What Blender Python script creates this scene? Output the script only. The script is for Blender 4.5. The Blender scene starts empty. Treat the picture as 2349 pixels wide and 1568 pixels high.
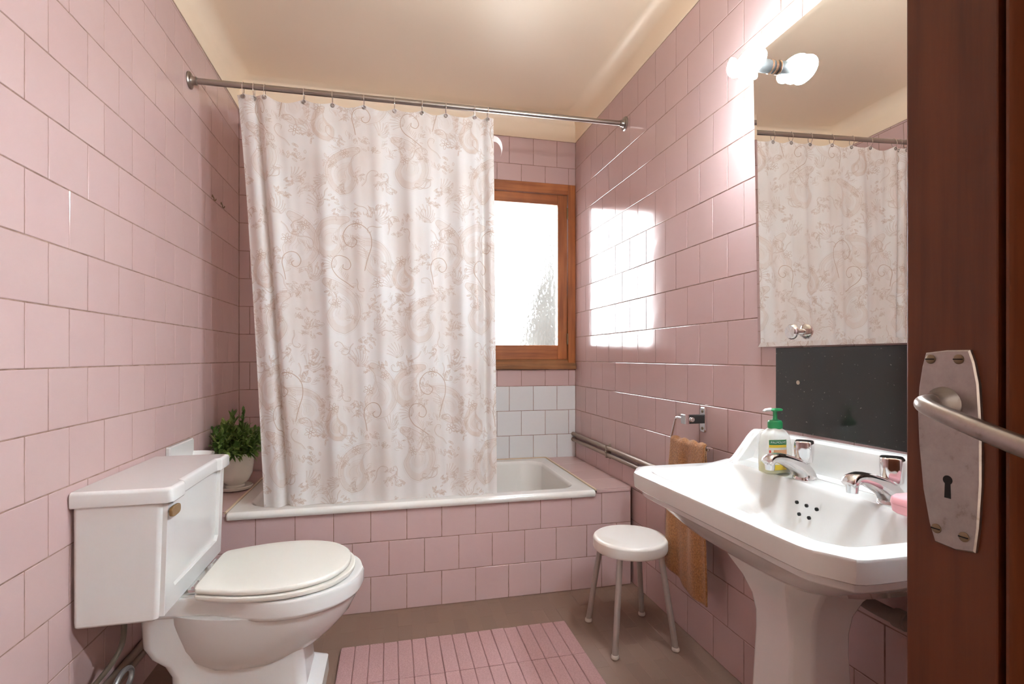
import bpy, bmesh, math, random
import numpy as np
from mathutils import Vector, Matrix

# ------------------------------------------------------------------ camera, world, exposure
SC = bpy.context.scene
COL = SC.collection
XL, XR, YB, YA = -0.7917, 1.1278, 3.0485, 2.2592      # left wall, right wall, back wall, bath apron
YF = -0.45                                            # entrance wall (behind the camera)
ZT, ZC = 2.413, 2.575                                 # top of the tiling, ceiling
cam_d = bpy.data.cameras.new('camera')
cam_d.sensor_width = 36.0
cam_d.lens = 1185.3 * 36.0 / 2349.0
cam_d.shift_y = 34.68 / 2349.0
cam_d.clip_start = 0.02
cam = bpy.data.objects.new('camera', cam_d)
cam.location = (0, 0, 1.0767)
cam.rotation_euler = (math.pi / 2, 0, -0.2321)
COL.objects.link(cam)
SC.camera = cam

world = bpy.data.worlds.new('overcast_sky')
SC.world = world
world.use_nodes = True
wn = world.node_tree.nodes['Background']
wn.inputs[0].default_value = (0.93, 0.96, 1.0, 1)
wn.inputs[1].default_value = 13.0
SC.view_settings.view_transform = 'Standard'
SC.view_settings.look = 'None'
SC.view_settings.exposure = 1.45
SC.view_settings.gamma = 1.0
SC.view_settings.use_curve_mapping = False
SC.cycles.caustics_reflective = False
SC.cycles.caustics_refractive = False
SC.cycles.max_bounces = 10
SC.cycles.diffuse_bounces = 6
SC.cycles.glossy_bounces = 5
SC.cycles.transmission_bounces = 8
SC.cycles.transparent_max_bounces = 12
SC.cycles.sample_clamp_indirect = 6.0

LAMP_E = 800.0        # emission of the two mirror lamps
FILL_W = 2.5         # added fill light in the unseen hallway behind the camera
def area(name, loc, rot, sx, sy, power, color, portal=False):
    d = bpy.data.lights.new(name, 'AREA')
    d.shape = 'RECTANGLE'; d.size = sx; d.size_y = sy; d.energy = power; d.color = color
    if portal: d.cycles.is_portal = True
    o = bpy.data.objects.new(name, d); o.location = loc; o.rotation_euler = rot
    COL.objects.link(o); return o
area('window_portal', (0.80, YB + 0.10, 1.58), (-math.pi / 2, 0, 0), 0.46, 0.88, 1.0, (1, 1, 1), True)
area('hall_fill_light', (0.1, -1.15, 2.42), (0, 0, 0), 0.5, 0.5, FILL_W, (0.93, 0.98, 1.0))  # unseen fill through the doorway, no known lamp there

# ------------------------------------------------------------------ materials
MATS = {}
def sock(n, *names):
    for k in names:
        if k in n.inputs: return n.inputs[k]
def mat(name, color, rough=0.5, metal=0.0, spec=0.5, coat=0.0, **kw):
    if name in MATS: return MATS[name]
    m = bpy.data.materials.new(name); m.use_nodes = True
    b = m.node_tree.nodes['Principled BSDF']
    b.inputs['Base Color'].default_value = (*color, 1)
    b.inputs['Roughness'].default_value = rough
    b.inputs['Metallic'].default_value = metal
    b.inputs['Specular IOR Level'].default_value = spec
    b.inputs['Coat Weight'].default_value = coat
    b.inputs['Coat Roughness'].default_value = 0.04
    for k, v in kw.items(): b.inputs[k].default_value = v
    MATS[name] = m
    return m
def NT(m): return m.node_tree.nodes, m.node_tree.links, m.node_tree.nodes['Principled BSDF']
def coords(m, scale=(1, 1, 1), kind='Object'):
    N, L, b = NT(m)
    tc = N.new('ShaderNodeTexCoord'); mp = N.new('ShaderNodeMapping')
    mp.inputs['Scale'].default_value = scale
    L.new(tc.outputs[kind], mp.inputs['Vector'])
    return mp.outputs['Vector']
def noise(m, vec, scale, detail=4, rough=0.5):
    N, L, b = NT(m)
    n = N.new('ShaderNodeTexNoise'); n.inputs['Scale'].default_value = scale
    n.inputs['Detail'].default_value = detail; n.inputs['Roughness'].default_value = rough
    L.new(vec, n.inputs['Vector']); return n.outputs['Fac']
def ramp(m, fac, stops):
    N, L, b = NT(m)
    r = N.new('ShaderNodeValToRGB'); L.new(fac, r.inputs['Fac'])
    e = r.color_ramp.elements
    while len(e) < len(stops): e.new(0.5)
    for i, (p, c) in enumerate(stops):
        e[i].position = p; e[i].color = (*c, 1) if len(c) == 3 else c
    return r.outputs['Color']
def bump(m, height, strength, dist=0.002):
    N, L, b = NT(m)
    n = N.new('ShaderNodeBump'); n.inputs['Strength'].default_value = strength
    n.inputs['Distance'].default_value = dist
    L.new(height, n.inputs['Height']); L.new(n.outputs['Normal'], b.inputs['Normal'])
def jitter(m, color, dv=0.06, dh=0.01, vec=None, mottled=0.05):
    """each object its own slight shade, plus a soft mottling in the glaze"""
    N, L, b = NT(m)
    oi = N.new('ShaderNodeObjectInfo')
    h = N.new('ShaderNodeHueSaturation'); h.inputs['Color'].default_value = (*color, 1)
    a = N.new('ShaderNodeMapRange'); a.inputs['To Min'].default_value = 1 - dv; a.inputs['To Max'].default_value = 1 + dv
    L.new(oi.outputs['Random'], a.inputs['Value']); L.new(a.outputs['Result'], h.inputs['Value'])
    c = N.new('ShaderNodeMapRange'); c.inputs['To Min'].default_value = 0.5 - dh; c.inputs['To Max'].default_value = 0.5 + dh
    mu = N.new('ShaderNodeMath'); mu.operation = 'FRACT'
    ml = N.new('ShaderNodeMath'); ml.operation = 'MULTIPLY'; ml.inputs[1].default_value = 7.31
    L.new(oi.outputs['Random'], ml.inputs[0]); L.new(ml.outputs[0], mu.inputs[0]); L.new(mu.outputs[0], c.inputs['Value'])
    L.new(c.outputs['Result'], h.inputs['Hue'])
    L.new(h.outputs['Color'], b.inputs['Base Color'])
    return h

PINK = (0.565, 0.400, 0.388)
m_tile = mat('pink_glazed_tile', PINK, 0.13, spec=0.42)
jitter(m_tile, PINK, 0.022, 0.003)
v = coords(m_tile, (1, 1, 1), 'Object'); bump(m_tile, noise(m_tile, v, 9, 2), 0.18, 0.004)
m_wtile = mat('white_glazed_tile', (0.72, 0.72, 0.73), 0.12, coat=0.3)
jitter(m_wtile, (0.72, 0.72, 0.73), 0.03, 0.0)
m_grout = mat('grout', (0.25, 0.15, 0.11), 0.9)
v = coords(m_grout); L_ = ramp(m_grout, noise(m_grout, v, 30), [(0.3, (0.20, 0.11, 0.08)), (0.75, (0.40, 0.27, 0.21))])
m_grout.node_tree.links.new(L_, m_grout.node_tree.nodes['Principled BSDF'].inputs['Base Color'])
m_ceil = mat('cream_gloss_paint', (0.90, 0.76, 0.59), 0.40, spec=0.35)
v = coords(m_ceil); bump(m_ceil, noise(m_ceil, v, 3.0, 3), 0.25, 0.01)
m_floor = mat('brown_floor_tile', (0.205, 0.128, 0.092), 0.42)
jitter(m_floor, (0.205, 0.128, 0.092), 0.05, 0.003)
v = coords(m_floor); bump(m_floor, noise(m_floor, v, 60), 0.2, 0.001)
m_fgrout = mat('floor_grout', (0.235, 0.155, 0.115), 0.6)
m_plain = mat('hall_plaster', (0.62, 0.55, 0.47), 0.8)
m_ceramic = mat('white_ceramic', (0.78, 0.78, 0.77), 0.10, coat=0.5)
m_enamel = mat('bath_enamel', (0.77, 0.755, 0.72), 0.14, coat=0.4)
m_seat = mat('ivory_plastic', (0.79, 0.77, 0.71), 0.22)
m_stoolw = mat('white_painted_wood', (0.79, 0.75, 0.71), 0.30)
v = coords(m_stoolw); c_ = ramp(m_stoolw, noise(m_stoolw, v, 4.0, 5), [(0.42, (0.80, 0.76, 0.72)), (0.78, (0.66, 0.55, 0.45))])
m_stoolw.node_tree.links.new(c_, m_stoolw.node_tree.nodes['Principled BSDF'].inputs['Base Color'])
m_steelp = mat('grey_painted_steel', (0.42, 0.37, 0.34), 0.35, 0.35)
m_chrome = mat('chrome', (0.83, 0.83, 0.84), 0.07, 1.0)
m_steel = mat('brushed_steel', (0.36, 0.32, 0.29), 0.30, 1.0)
m_nickel = mat('aged_nickel', (0.40, 0.345, 0.31), 0.36, 1.0)
v = coords(m_nickel); c_ = ramp(m_nickel, noise(m_nickel, v, 55, 6, 0.65), [(0.22, (0.17, 0.145, 0.125)), (0.40, (0.34, 0.30, 0.275)), (0.8, (0.42, 0.375, 0.345))])
m_nickel.node_tree.links.new(c_, m_nickel.node_tree.nodes['Principled BSDF'].inputs['Base Color'])
m_screw = mat('dark_brass_screw', (0.22, 0.16, 0.10), 0.45, 0.9)
m_bronze = mat('worn_bronze', (0.33, 0.215, 0.10), 0.4, 0.7)
m_black = mat('black_plastic', (0.02, 0.02, 0.02), 0.35)
m_void = mat('dark_hole', (0.006, 0.005, 0.004), 0.9)
m_pipe = mat('brown_painted_pipe', (0.27, 0.20, 0.155), 0.45, 0.1)
m_mirror = mat('mirror_silver', (0.90, 0.88, 0.85), 0.005, 1.0)
m_panel = mat('black_glass_panel', (0.022, 0.021, 0.02), 0.08)
v = coords(m_panel); c_ = ramp(m_panel, noise(m_panel, v, 130, 2), [(0.70, (0.022, 0.021, 0.02)), (0.80, (0.30, 0.29, 0.27))])
m_panel.node_tree.links.new(c_, m_panel.node_tree.nodes['Principled BSDF'].inputs['Base Color'])
m_green = mat('green_plastic', (0.02, 0.22, 0.075), 0.3)
m_pot = mat('cream_pot_glaze', (0.70, 0.66, 0.58), 0.22, coat=0.3)
m_soil = mat('potting_soil', (0.03, 0.02, 0.012), 0.95)
m_leaf = mat('leaf_green', (0.055, 0.115, 0.022), 0.42)
v = coords(m_leaf); c_ = ramp(m_leaf, noise(m_leaf, v, 14, 3), [(0.3, (0.06, 0.13, 0.025)), (0.50, (0.15, 0.26, 0.06)), (0.72, (0.36, 0.46, 0.14))])
m_leaf.node_tree.links.new(c_, m_leaf.node_tree.nodes['Principled BSDF'].inputs['Base Color'])
m_stem = mat('stem_green', (0.10, 0.12, 0.03), 0.6)
m_pinkp = mat('pink_soap_plastic', (0.83, 0.40, 0.43), 0.30)
m_label = mat('paper_label_cream', (0.80, 0.78, 0.70), 0.45)
m_lgreen = mat('label_green', (0.02, 0.16, 0.06), 0.4)
m_lyel = mat('label_yellow', (0.75, 0.52, 0.05), 0.4)
m_lpeach = mat('label_peach', (0.80, 0.42, 0.22), 0.4)
m_lred = mat('label_red', (0.55, 0.05, 0.04), 0.4)
m_white = mat('white_print', (0.85, 0.85, 0.85), 0.5)
m_liquid = mat('yellow_soap_liquid', (0.72, 0.66, 0.22), 0.2)
m_hose = mat('braided_hose', (0.13, 0.11, 0.085), 0.5, 0.4)

# transparent plastic of the soap bottle
m_clear = mat('clear_plastic', (0.92, 0.94, 0.90), 0.08)
b_ = m_clear.node_tree.nodes['Principled BSDF']; b_.inputs['Alpha'].default_value = 0.38

def wood(name, c1, c2, rough, zaxis=True, knots=True, scale=1.0):
    m = mat(name, c1, rough, coat=0.25)
    N, L, b = NT(m)
    v = coords(m, (40 * scale, 40 * scale, 2.2 * scale) if zaxis else (2.2 * scale, 40 * scale, 40 * scale))
    f1 = noise(m, v, 1.3, 6, 0.6)
    col = ramp(m, f1, [(0.30, c2), (0.55, c1), (0.8, tuple(min(1, x * 1.25) for x in c1))])
    v2 = coords(m, (6, 6, 3)); f2 = noise(m, v2, 1.5, 2)
    mx = N.new('ShaderNodeMix'); mx.data_type = 'RGBA'; mx.blend_type = 'MULTIPLY'
    mx.inputs[0].default_value = 0.6
    L.new(col, mx.inputs[6]); L.new(ramp(m, f2, [(0.35, (0.72, 0.66, 0.62)), (0.65, (1, 1, 1))]), mx.inputs[7])
    L.new(mx.outputs[2], b.inputs['Base Color'])
    bump(m, f1, 0.15, 0.0008)
    return m
m_pine = wood('varnished_pine', (0.42, 0.135, 0.035), (0.26, 0.075, 0.018), 0.28)
m_pineh = wood('varnished_pine_rail', (0.42, 0.135, 0.035), (0.26, 0.075, 0.018), 0.5, zaxis=False)
m_sill = wood('worn_pine_sill', (0.30, 0.13, 0.05), (0.15, 0.07, 0.03), 0.75, zaxis=False)
m_sill.node_tree.nodes['Principled BSDF'].inputs['Coat Weight'].default_value = 0.0
m_pineh.node_tree.nodes['Principled BSDF'].inputs['Coat Weight'].default_value = 0.05
m_mahog = wood('mahogany_door', (0.120, 0.033, 0.011), (0.072, 0.019, 0.007), 0.42, scale=0.7)
m_mahog.node_tree.nodes['Principled BSDF'].inputs['Coat Weight'].default_value = 0.06
m_mahog.node_tree.nodes['Principled BSDF'].inputs['Specular IOR Level'].default_value = 0.3

# window pane: pebbled glass, lets daylight through
m_pane = bpy.data.materials.new('pebbled_glass'); m_pane.use_nodes = True
N = m_pane.node_tree.nodes; L = m_pane.node_tree.links; N.remove(N['Principled BSDF'])
out = N['Material Output']
tc = N.new('ShaderNodeTexCoord'); mp = N.new('ShaderNodeMapping'); mp.inputs['Scale'].default_value = (1, 1, 0.55)
L.new(tc.outputs['Object'], mp.inputs['Vector'])
vo = N.new('ShaderNodeTexVoronoi'); vo.feature = 'SMOOTH_F1'; vo.inputs['Scale'].default_value = 62
vo.inputs['Smoothness'].default_value = 0.6
nz = N.new('ShaderNodeTexNoise'); nz.inputs['Scale'].default_value = 30; nz.inputs['Detail'].default_value = 2
ad = N.new('ShaderNodeVectorMath'); ad.operation = 'MULTIPLY_ADD'; ad.inputs[1].default_value = (0.03, 0.03, 0.03)
L.new(mp.outputs[0], nz.inputs['Vector']); L.new(nz.outputs['Color'], ad.inputs[0]); L.new(mp.outputs[0], ad.inputs[2])
L.new(ad.outputs[0], vo.inputs['Vector'])
bp = N.new('ShaderNodeBump'); bp.inputs['Strength'].default_value = 1.0; bp.inputs['Distance'].default_value = 0.004
L.new(vo.outputs['Distance'], bp.inputs['Height'])
gl = N.new('ShaderNodeBsdfGlass'); gl.inputs['IOR'].default_value = 1.45; gl.inputs['Roughness'].default_value = 0.03
L.new(bp.outputs['Normal'], gl.inputs['Normal'])
tr = N.new('ShaderNodeBsdfTransparent'); tr.inputs[0].default_value = (0.97, 0.98, 0.98, 1)
mx = N.new('ShaderNodeMixShader'); mx.inputs[0].default_value = 0.68
L.new(gl.outputs[0], mx.inputs[2]); L.new(tr.outputs[0], mx.inputs[1]); L.new(mx.outputs[0], out.inputs['Surface'])

def emissive(name, color, e):
    m = bpy.data.materials.new(name); m.use_nodes = True
    b = m.node_tree.nodes['Principled BSDF']
    b.inputs['Base Color'].default_value = (0.9, 0.9, 0.88, 1)
    b.inputs['Emission Color'].default_value = (*color, 1); b.inputs['Emission Strength'].default_value = e
    return m
def aimed_tube(name, e):
    m = emissive(name, (0.87, 1.0, 1.07), e)
    N = m.node_tree.nodes; L = m.node_tree.links
    ge = N.new('ShaderNodeNewGeometry'); dp = N.new('ShaderNodeVectorMath'); dp.operation = 'DOT_PRODUCT'
    dp.inputs[1].default_value = (-0.84, 0.0, -0.54); L.new(ge.outputs['Normal'], dp.inputs[0])
    mr = N.new('ShaderNodeMapRange'); mr.inputs['From Min'].default_value = 0.36; mr.inputs['From Max'].default_value = 0.9
    mr.inputs['To Min'].default_value = 0.115 * e; mr.inputs['To Max'].default_value = e
    L.new(dp.outputs['Value'], mr.inputs['Value']); L.new(mr.outputs[0], N['Principled BSDF'].inputs['Emission Strength'])
    return m
# glow set stronger on sides facing room and basin, sparing the wall alongside
m_bulb = aimed_tube('glowing_lamp_tube', LAMP_E * 0.52)
m_bulb2 = aimed_tube('dimmer_lamp_tube', LAMP_E * 0.72)

# ------------------------------------------------------------------ mesh helpers
class MB:
    def __init__(s): s.v = []; s.f = []; s.mi = []
    def add(s, vs, fs, mi=0):
        o = len(s.v); s.v += [tuple(p) for p in vs]; s.f += [[i + o for i in f] for f in fs]; s.mi += [mi] * len(fs)
        return s
    def box(s, x0, x1, y0, y1, z0, z1, mi=0):
        vs = [(x, y, z) for z in (z0, z1) for y in (y0, y1) for x in (x0, x1)]
        return s.add(vs, [[0, 2, 3, 1], [4, 5, 7, 6], [0, 1, 5, 4], [2, 6, 7, 3], [0, 4, 6, 2], [1, 3, 7, 5]], mi)
    def loft(s, loops, cap0=True, cap1=True, closed=True, mi=0):
        n = len(loops[0]); vs = [p for l in loops for p in l]; fs = []
        m = n if closed else n - 1
        for i in range(len(loops) - 1):
            for j in range(m):
                k = (j + 1) % n
                fs.append([i * n + j, i * n + k, (i + 1) * n + k, (i + 1) * n + j])
        if cap0: fs.append(list(range(n))[::-1])
        if cap1: fs.append([(len(loops) - 1) * n + j for j in range(n)])
        return s.add(vs, fs, mi)
    def tube(s, path, r, n=12, caps=True, mi=0, closed=False):
        P = [Vector(p) for p in path]; R = r if isinstance(r, (list, tuple)) else [r] * len(P)
        loops = []; up = None
        for i, p in enumerate(P):
            if closed: t = (P[(i + 1) % len(P)] - P[i - 1]).normalized()
            else: t = (P[min(i + 1, len(P) - 1)] - P[max(i - 1, 0)]).normalized()
            if up is None:
                a = Vector((0, 0, 1)) if abs(t.z) < 0.9 else Vector((1, 0, 0))
                up = (a - t * a.dot(t)).normalized()
            else:
                up = (up - t * up.dot(t)).normalized()
            w = t.cross(up)
            loops.append([p + (up * math.cos(2 * math.pi * k / n) + w * math.sin(2 * math.pi * k / n)) * R[i] for k in range(n)])
        if closed: loops.append(loops[0]); caps = False
        return s.loft(loops, caps, caps, mi=mi)
    def lathe(s, prof, center=(0, 0, 0), axis='z', n=32, mi=0, sx=1.0, sy=1.0):
        c = Vector(center); loops = []
        for r, h in prof:
            l = []
            for k in range(n):
                a = 2 * math.pi * k / n; p, q = r * math.cos(a) * sx, r * math.sin(a) * sy
                l.append(c + {'z': Vector((p, q, h)), 'x': Vector((h, p, q)), 'y': Vector((q, h, p)), '-x': Vector((-h, q, p))}[axis])
            loops.append(l)
        return s.loft(loops, True, True, mi=mi)
    def prism(s, poly, axis, a0, a1, mi=0):
        """poly in the two other axes; extruded from a0 to a1"""
        def P(p, a):
            return {'x': (a, p[0], p[1]), 'y': (p[0], a, p[1]), 'z': (p[0], p[1], a)}[axis]
        return s.loft([[P(p, a0) for p in poly], [P(p, a1) for p in poly]], mi=mi)
    def grid(s, fn, nu, nv, mi=0):
        vs = [fn(i / (nu - 1), j / (nv - 1)) for j in range(nv) for i in range(nu)]
        fs = [[j * nu + i, j * nu + i + 1, (j + 1) * nu + i + 1, (j + 1) * nu + i] for j in range(nv - 1) for i in range(nu - 1)]
        return s.add(vs, fs, mi)

def link(o): COL.objects.link(o); return o
def tag(o, label=None, cat=None, group=None, kind=None):
    if label: o['label'] = label
    if cat: o['category'] = cat
    if group: o['group'] = group
    if kind: o['kind'] = kind
    return o
def root(name, loc, label, cat, group=None, kind=None):
    o = bpy.data.objects.new(name, None); o.location = loc; o.empty_display_size = 0.05
    link(o); return tag(o, label, cat, group, kind)
def origin_of(p):
    v = Vector((0, 0, 0))
    while p: v += p.location; p = p.parent
    return v
def obj(name, mb, m, parent=None, smooth=True, angle=35, bevel=0, subsurf=0, seg=2, origin=None, doubles=False, wn_=True):
    off = origin_of(parent) if parent else Vector((0, 0, 0))
    if origin is not None: off = Vector(origin)
    me = bpy.data.meshes.new(name)
    me.from_pydata([tuple(Vector(p) - off) for p in mb.v], [], mb.f)
    for x in (m if isinstance(m, (list, tuple)) else [m]): me.materials.append(x)
    me.polygons.foreach_set('material_index', mb.mi)
    bm = bmesh.new(); bm.from_mesh(me)
    if doubles: bmesh.ops.remove_doubles(bm, verts=bm.verts, dist=1e-5)
    bmesh.ops.recalc_face_normals(bm, faces=bm.faces); bm.to_mesh(me); bm.free()
    if smooth:
        me.polygons.foreach_set('use_smooth', [True] * len(me.polygons))
        me.set_sharp_from_angle(angle=math.radians(angle))
    o = bpy.data.objects.new(name, me); link(o)
    if parent:
        o.parent = parent
        o.location = off - origin_of(parent)
    else: o.location = off
    if bevel:
        b = o.modifiers.new('bevel', 'BEVEL'); b.width = bevel; b.segments = seg; b.limit_method = 'ANGLE'; b.angle_limit = math.radians(30)
    if smooth and angle < 100 and wn_:
        w_ = o.modifiers.new('weighted_normal', 'WEIGHTED_NORMAL'); w_.keep_sharp = True; w_.weight = 80
    if subsurf:
        b = o.modifiers.new('subdivision', 'SUBSURF'); b.levels = subsurf; b.render_levels = subsurf
    return o
def spline(pts, n):
    """Catmull-Rom through pts (tuples of any length)"""
    P = [np.array(p, float) for p in pts]; out = []
    P = [2 * P[0] - P[1]] + P + [2 * P[-1] - P[-2]]
    m = len(P) - 3
    for i in range(n):
        t = i / (n - 1) * m; k = min(int(t), m - 1); f = t - k
        a, b, c, d = P[k:k + 4]
        out.append(tuple(0.5 * ((2 * b) + (c - a) * f + (2 * a - 5 * b + 4 * c - d) * f * f + (3 * b - a - 3 * c + d) * f ** 3)))
    return out
def sstep(a, b, x):
    t = max(0.0, min(1.0, (x - a) / (b - a))); return t * t * (3 - 2 * t)
rng = random.Random(7)

# ------------------------------------------------------------------ room shell
def structure(name, mb, m, label, cat, **kw):
    o = obj(name, mb, m, None, **kw); return tag(o, label, cat, kind='structure')
T = 0.006           # tile thickness
GR = 0.0015         # grout lies this far behind the tile faces
floor = structure('floor', MB().box(XL - 0.1, XR + 0.1, YF - 0.1, YB + 0.1, -0.10, -0.0004), m_fgrout,
                  'brown tiled bathroom floor around the pink mat and stool', 'floor', smooth=False)
w_left = structure('wall_left', MB().box(XL - 0.12, XL - GR, YF - 0.1, YB + 0.12, 0, ZC + 0.1), m_grout,
                   'pink tiled wall behind the toilet tank', 'wall', smooth=False)
w_right = structure('wall_right', MB().box(XR + GR, XR + 0.12, YF - 0.1, YB + 0.12, 0, ZC + 0.1), m_grout,
                    'pink tiled wall behind the washbasin and mirror', 'wall', smooth=False)
WX0, WX1, WZ0, WZ1 = 0.478, XR, 1.0, 2.146         # window opening
b = MB()
b.box(XL - 0.12, WX0, YB + GR, YB + 0.12, 0, ZC + 0.1)
b.box(WX0, XR + 0.12, YB + GR, YB + 0.12, 0, WZ0)
b.box(WX0, XR + 0.12, YB + GR, YB + 0.12, WZ1, ZC + 0.1)
w_back = structure('wall_back', b, m_grout, 'pink and white tiled wall with the window, behind the bath', 'wall', smooth=False)
b = MB()                                            # entrance wall with the doorway the camera looks through
DX0, DX1, DH = -0.22, 0.62, 2.05
b.box(XL - 0.1, DX0, YF - 0.1, YF, 0, ZC + 0.1); b.box(DX1, XR + 0.1, YF - 0.1, YF, 0, ZC + 0.1)
b.box(DX0, DX1, YF - 0.1, YF, DH, ZC + 0.1)
structure('wall_front', b, m_tile, 'pink wall around the doorway behind the camera', 'wall', smooth=False)
b = MB()
b.box(-1.3, 1.5, -1.9, -1.8, 0, 2.5); b.box(-1.4, -1.3, -1.9, YF - 0.1, 0, 2.5); b.box(1.5, 1.6, -1.9, YF - 0.1, 0, 2.5)
structure('wall_hall', b, m_plain, 'plain plaster walls of the hallway outside the bathroom door', 'wall', smooth=False)
b = MB(); b.box(-1.4, 1.6, -1.9, YF - 0.1, 2.5, 2.6); structure('ceiling_hall', b, m_plain, 'plain plaster ceiling of the hallway outside', 'ceiling', smooth=False)
b = MB(); b.box(-1.4, 1.6, -1.9, YF - 0.1, -0.1, 0.0); structure('floor_hall', b, m_floor, 'brown floor of the hallway outside', 'floor', smooth=False)

# ceiling: plaster band above the tiles, cove, flat ceiling
b = MB(); loops = []
def rect_loop(ins, z):
    x0, x1, y0, y1 = XL + ins, XR - ins, YF + ins, YB - ins
    return [(x0, y0, z), (x1, y0, z), (x1, y1, z), (x0, y1, z)]
prof = [(0.003, ZT), (0.003, ZC - 0.07)]
for k in range(1, 9):
    a = k / 8 * math.pi / 2
    prof.append((0.003 + 0.07 * (1 - math.cos(a)), ZC - 0.07 + 0.07 * math.sin(a)))
for ins, z in prof: loops.append(rect_loop(ins, z))
b.loft(loops, False, True)
bx = [(-0.05, ZT), (-0.05, ZC + 0.1)]
b.loft([rect_loop(0.003, ZT), rect_loop(-0.0, ZT), rect_loop(-0.0, ZC + 0.08)], False, True)
ceil = structure('ceiling', b, m_ceil, 'glossy cream painted ceiling with rounded cove edges', 'ceiling', angle=40)

# ------------------------------------------------------------------ tiles
TM = {}
def tile_mesh(axis, w, h, m, t=T):
    """axis: outward normal 'x','-x','-y','z'. w along the wall, h up (or y for floor)"""
    key = (axis, round(w, 4), round(h, 4), m.name, t)
    if key in TM: return TM[key]
    e = 0.0012 if t > 0.004 else 0.0004; vs = []
    for d, ins in ((-t, 0), (-e * 0.7, 0), (0, e)):
        for sx, sy in ((-1, -1), (1, -1), (1, 1), (-1, 1)):
            p, q = sx * (w / 2 - ins), sy * (h / 2 - ins)
            vs.append({'x': (d, p, q), '-x': (-d, -p, q), '-y': (p, -d, q), 'z': (p, q, d)}[axis])
    fs = [[8, 9, 10, 11]]
    for a in (0, 4):
        for k in range(4):
            n = (k + 1) % 4; fs.append([a + k, a + n, a + 4 + n, a + 4 + k])
    me = bpy.data.meshes.new('tile'); me.from_pydata(vs, [], fs); me.materials.append(m)
    bm = bmesh.new(); bm.from_mesh(me); bmesh.ops.recalc_face_normals(bm, faces=bm.faces)
    f0 = max(bm.faces, key=lambda f: f.calc_area())
    nrm = {'x': Vector((1, 0, 0)), '-x': Vector((-1, 0, 0)), '-y': Vector((0, -1, 0)), 'z': Vector((0, 0, 1))}[axis]
    if f0.normal.dot(nrm) < 0: bmesh.ops.reverse_faces(bm, faces=bm.faces)
    bm.to_mesh(me); bm.free()
    TM[key] = me; return me
def put_tile(parent, axis, c, w, h, m, tilt=0.0014, gap=0.0030, t=T, name='tile', bulk=None):
    w -= gap; h -= gap
    if w < 0.004 or h < 0.004: return
    if bulk is not None:
        me = tile_mesh(axis, w, h, m, t)
        bulk.add([Vector(v.co) + Vector(c) for v in me.vertices], [list(p.vertices) for p in me.polygons]); return
    o = bpy.data.objects.new(name, tile_mesh(axis, w, h, m, t)); link(o)
    o.parent = parent; o.location = Vector(c) - origin_of(parent)
    r = [rng.gauss(0, tilt) for _ in range(3)]
    k = {'x': 0, '-x': 0, '-y': 1, 'z': 2}[axis]; r[k] = 0
    o.rotation_euler = r
def breaks(a0, a1, off, p):
    k = math.ceil((a0 - off) / p + 1e-6); L = [a0]
    while off + k * p < a1 - 1e-4:
        if off + k * p - L[-1] > 0.006: L.append(off + k * p)
        k += 1
    L.append(a1); return L
PS, PB = 0.1651, 0.1518
rows = [(0.15 * k, 0.15 * (k + 1), k) for k in range(16)]
# left wall (faces +x)
bulk = MB()
for z0, z1, k in rows + [(2.40, ZT, 16)]:
    off = 1.3703 + (0 if k % 2 else PS / 2)
    L = breaks(YF, YB, off, PS)
    for a, c in zip(L[:-1], L[1:]):
        vis = c > 1.12
        put_tile(w_left, 'x', (XL, (a + c) / 2, (z0 + z1) / 2), c - a, z1 - z0, m_tile, bulk=None if vis else bulk)
o = obj('tile_field', bulk, m_tile, w_left, smooth=False); o['kind'] = 'stuff'
# right wall (faces -x)
bulk = MB()
for z0, z1, k in rows:
    if k == 15: z1 = ZT
    off = 2.5458 + (0 if k % 2 else PS / 2)
    L = breaks(YF, YB, off, PS)
    for a, c in zip(L[:-1], L[1:]):
        vis = c > 0.85
        put_tile(w_right, '-x', (XR, (a + c) / 2, (z0 + z1) / 2), c - a, z1 - z0, m_tile, tilt=0.0014, bulk=None if vis else bulk)
o = obj('tile_field', bulk, m_tile, w_right, smooth=False); o['kind'] = 'stuff'
# back wall (faces -y), white rows just above the bath
for z0, z1, k in rows[3:]:
    if k == 15: z1 = ZT
    off = 0.7035 + (0 if k % 2 else PB / 2)
    L = breaks(XL, XR, off, PB)
    for a, c in zip(L[:-1], L[1:]):
        m = m_wtile if k in (3, 4, 5) and c > -0.45 else m_tile
        if z1 > WZ0 and z0 < WZ1:
            if a >= WX0 - 1e-4 or c > WX0:
                # cut round the window
                if a < WX0: put_tile(w_back, '-y', ((a + WX0) / 2, YB, (z0 + z1) / 2), WX0 - a, z1 - z0, m)
                aa = max(a, WX0)
                if z0 < WZ0 < z1: put_tile(w_back, '-y', ((aa + c) / 2, YB, (z0 + WZ0) / 2), c - aa, WZ0 - z0, m)
                if z0 < WZ1 < z1: put_tile(w_back, '-y', ((aa + c) / 2, YB, (WZ1 + z1) / 2), c - aa, z1 - WZ1, m)
                continue
        put_tile(w_back, '-y', ((a + c) / 2, YB, (z0 + z1) / 2), c - a, z1 - z0, m)
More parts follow.
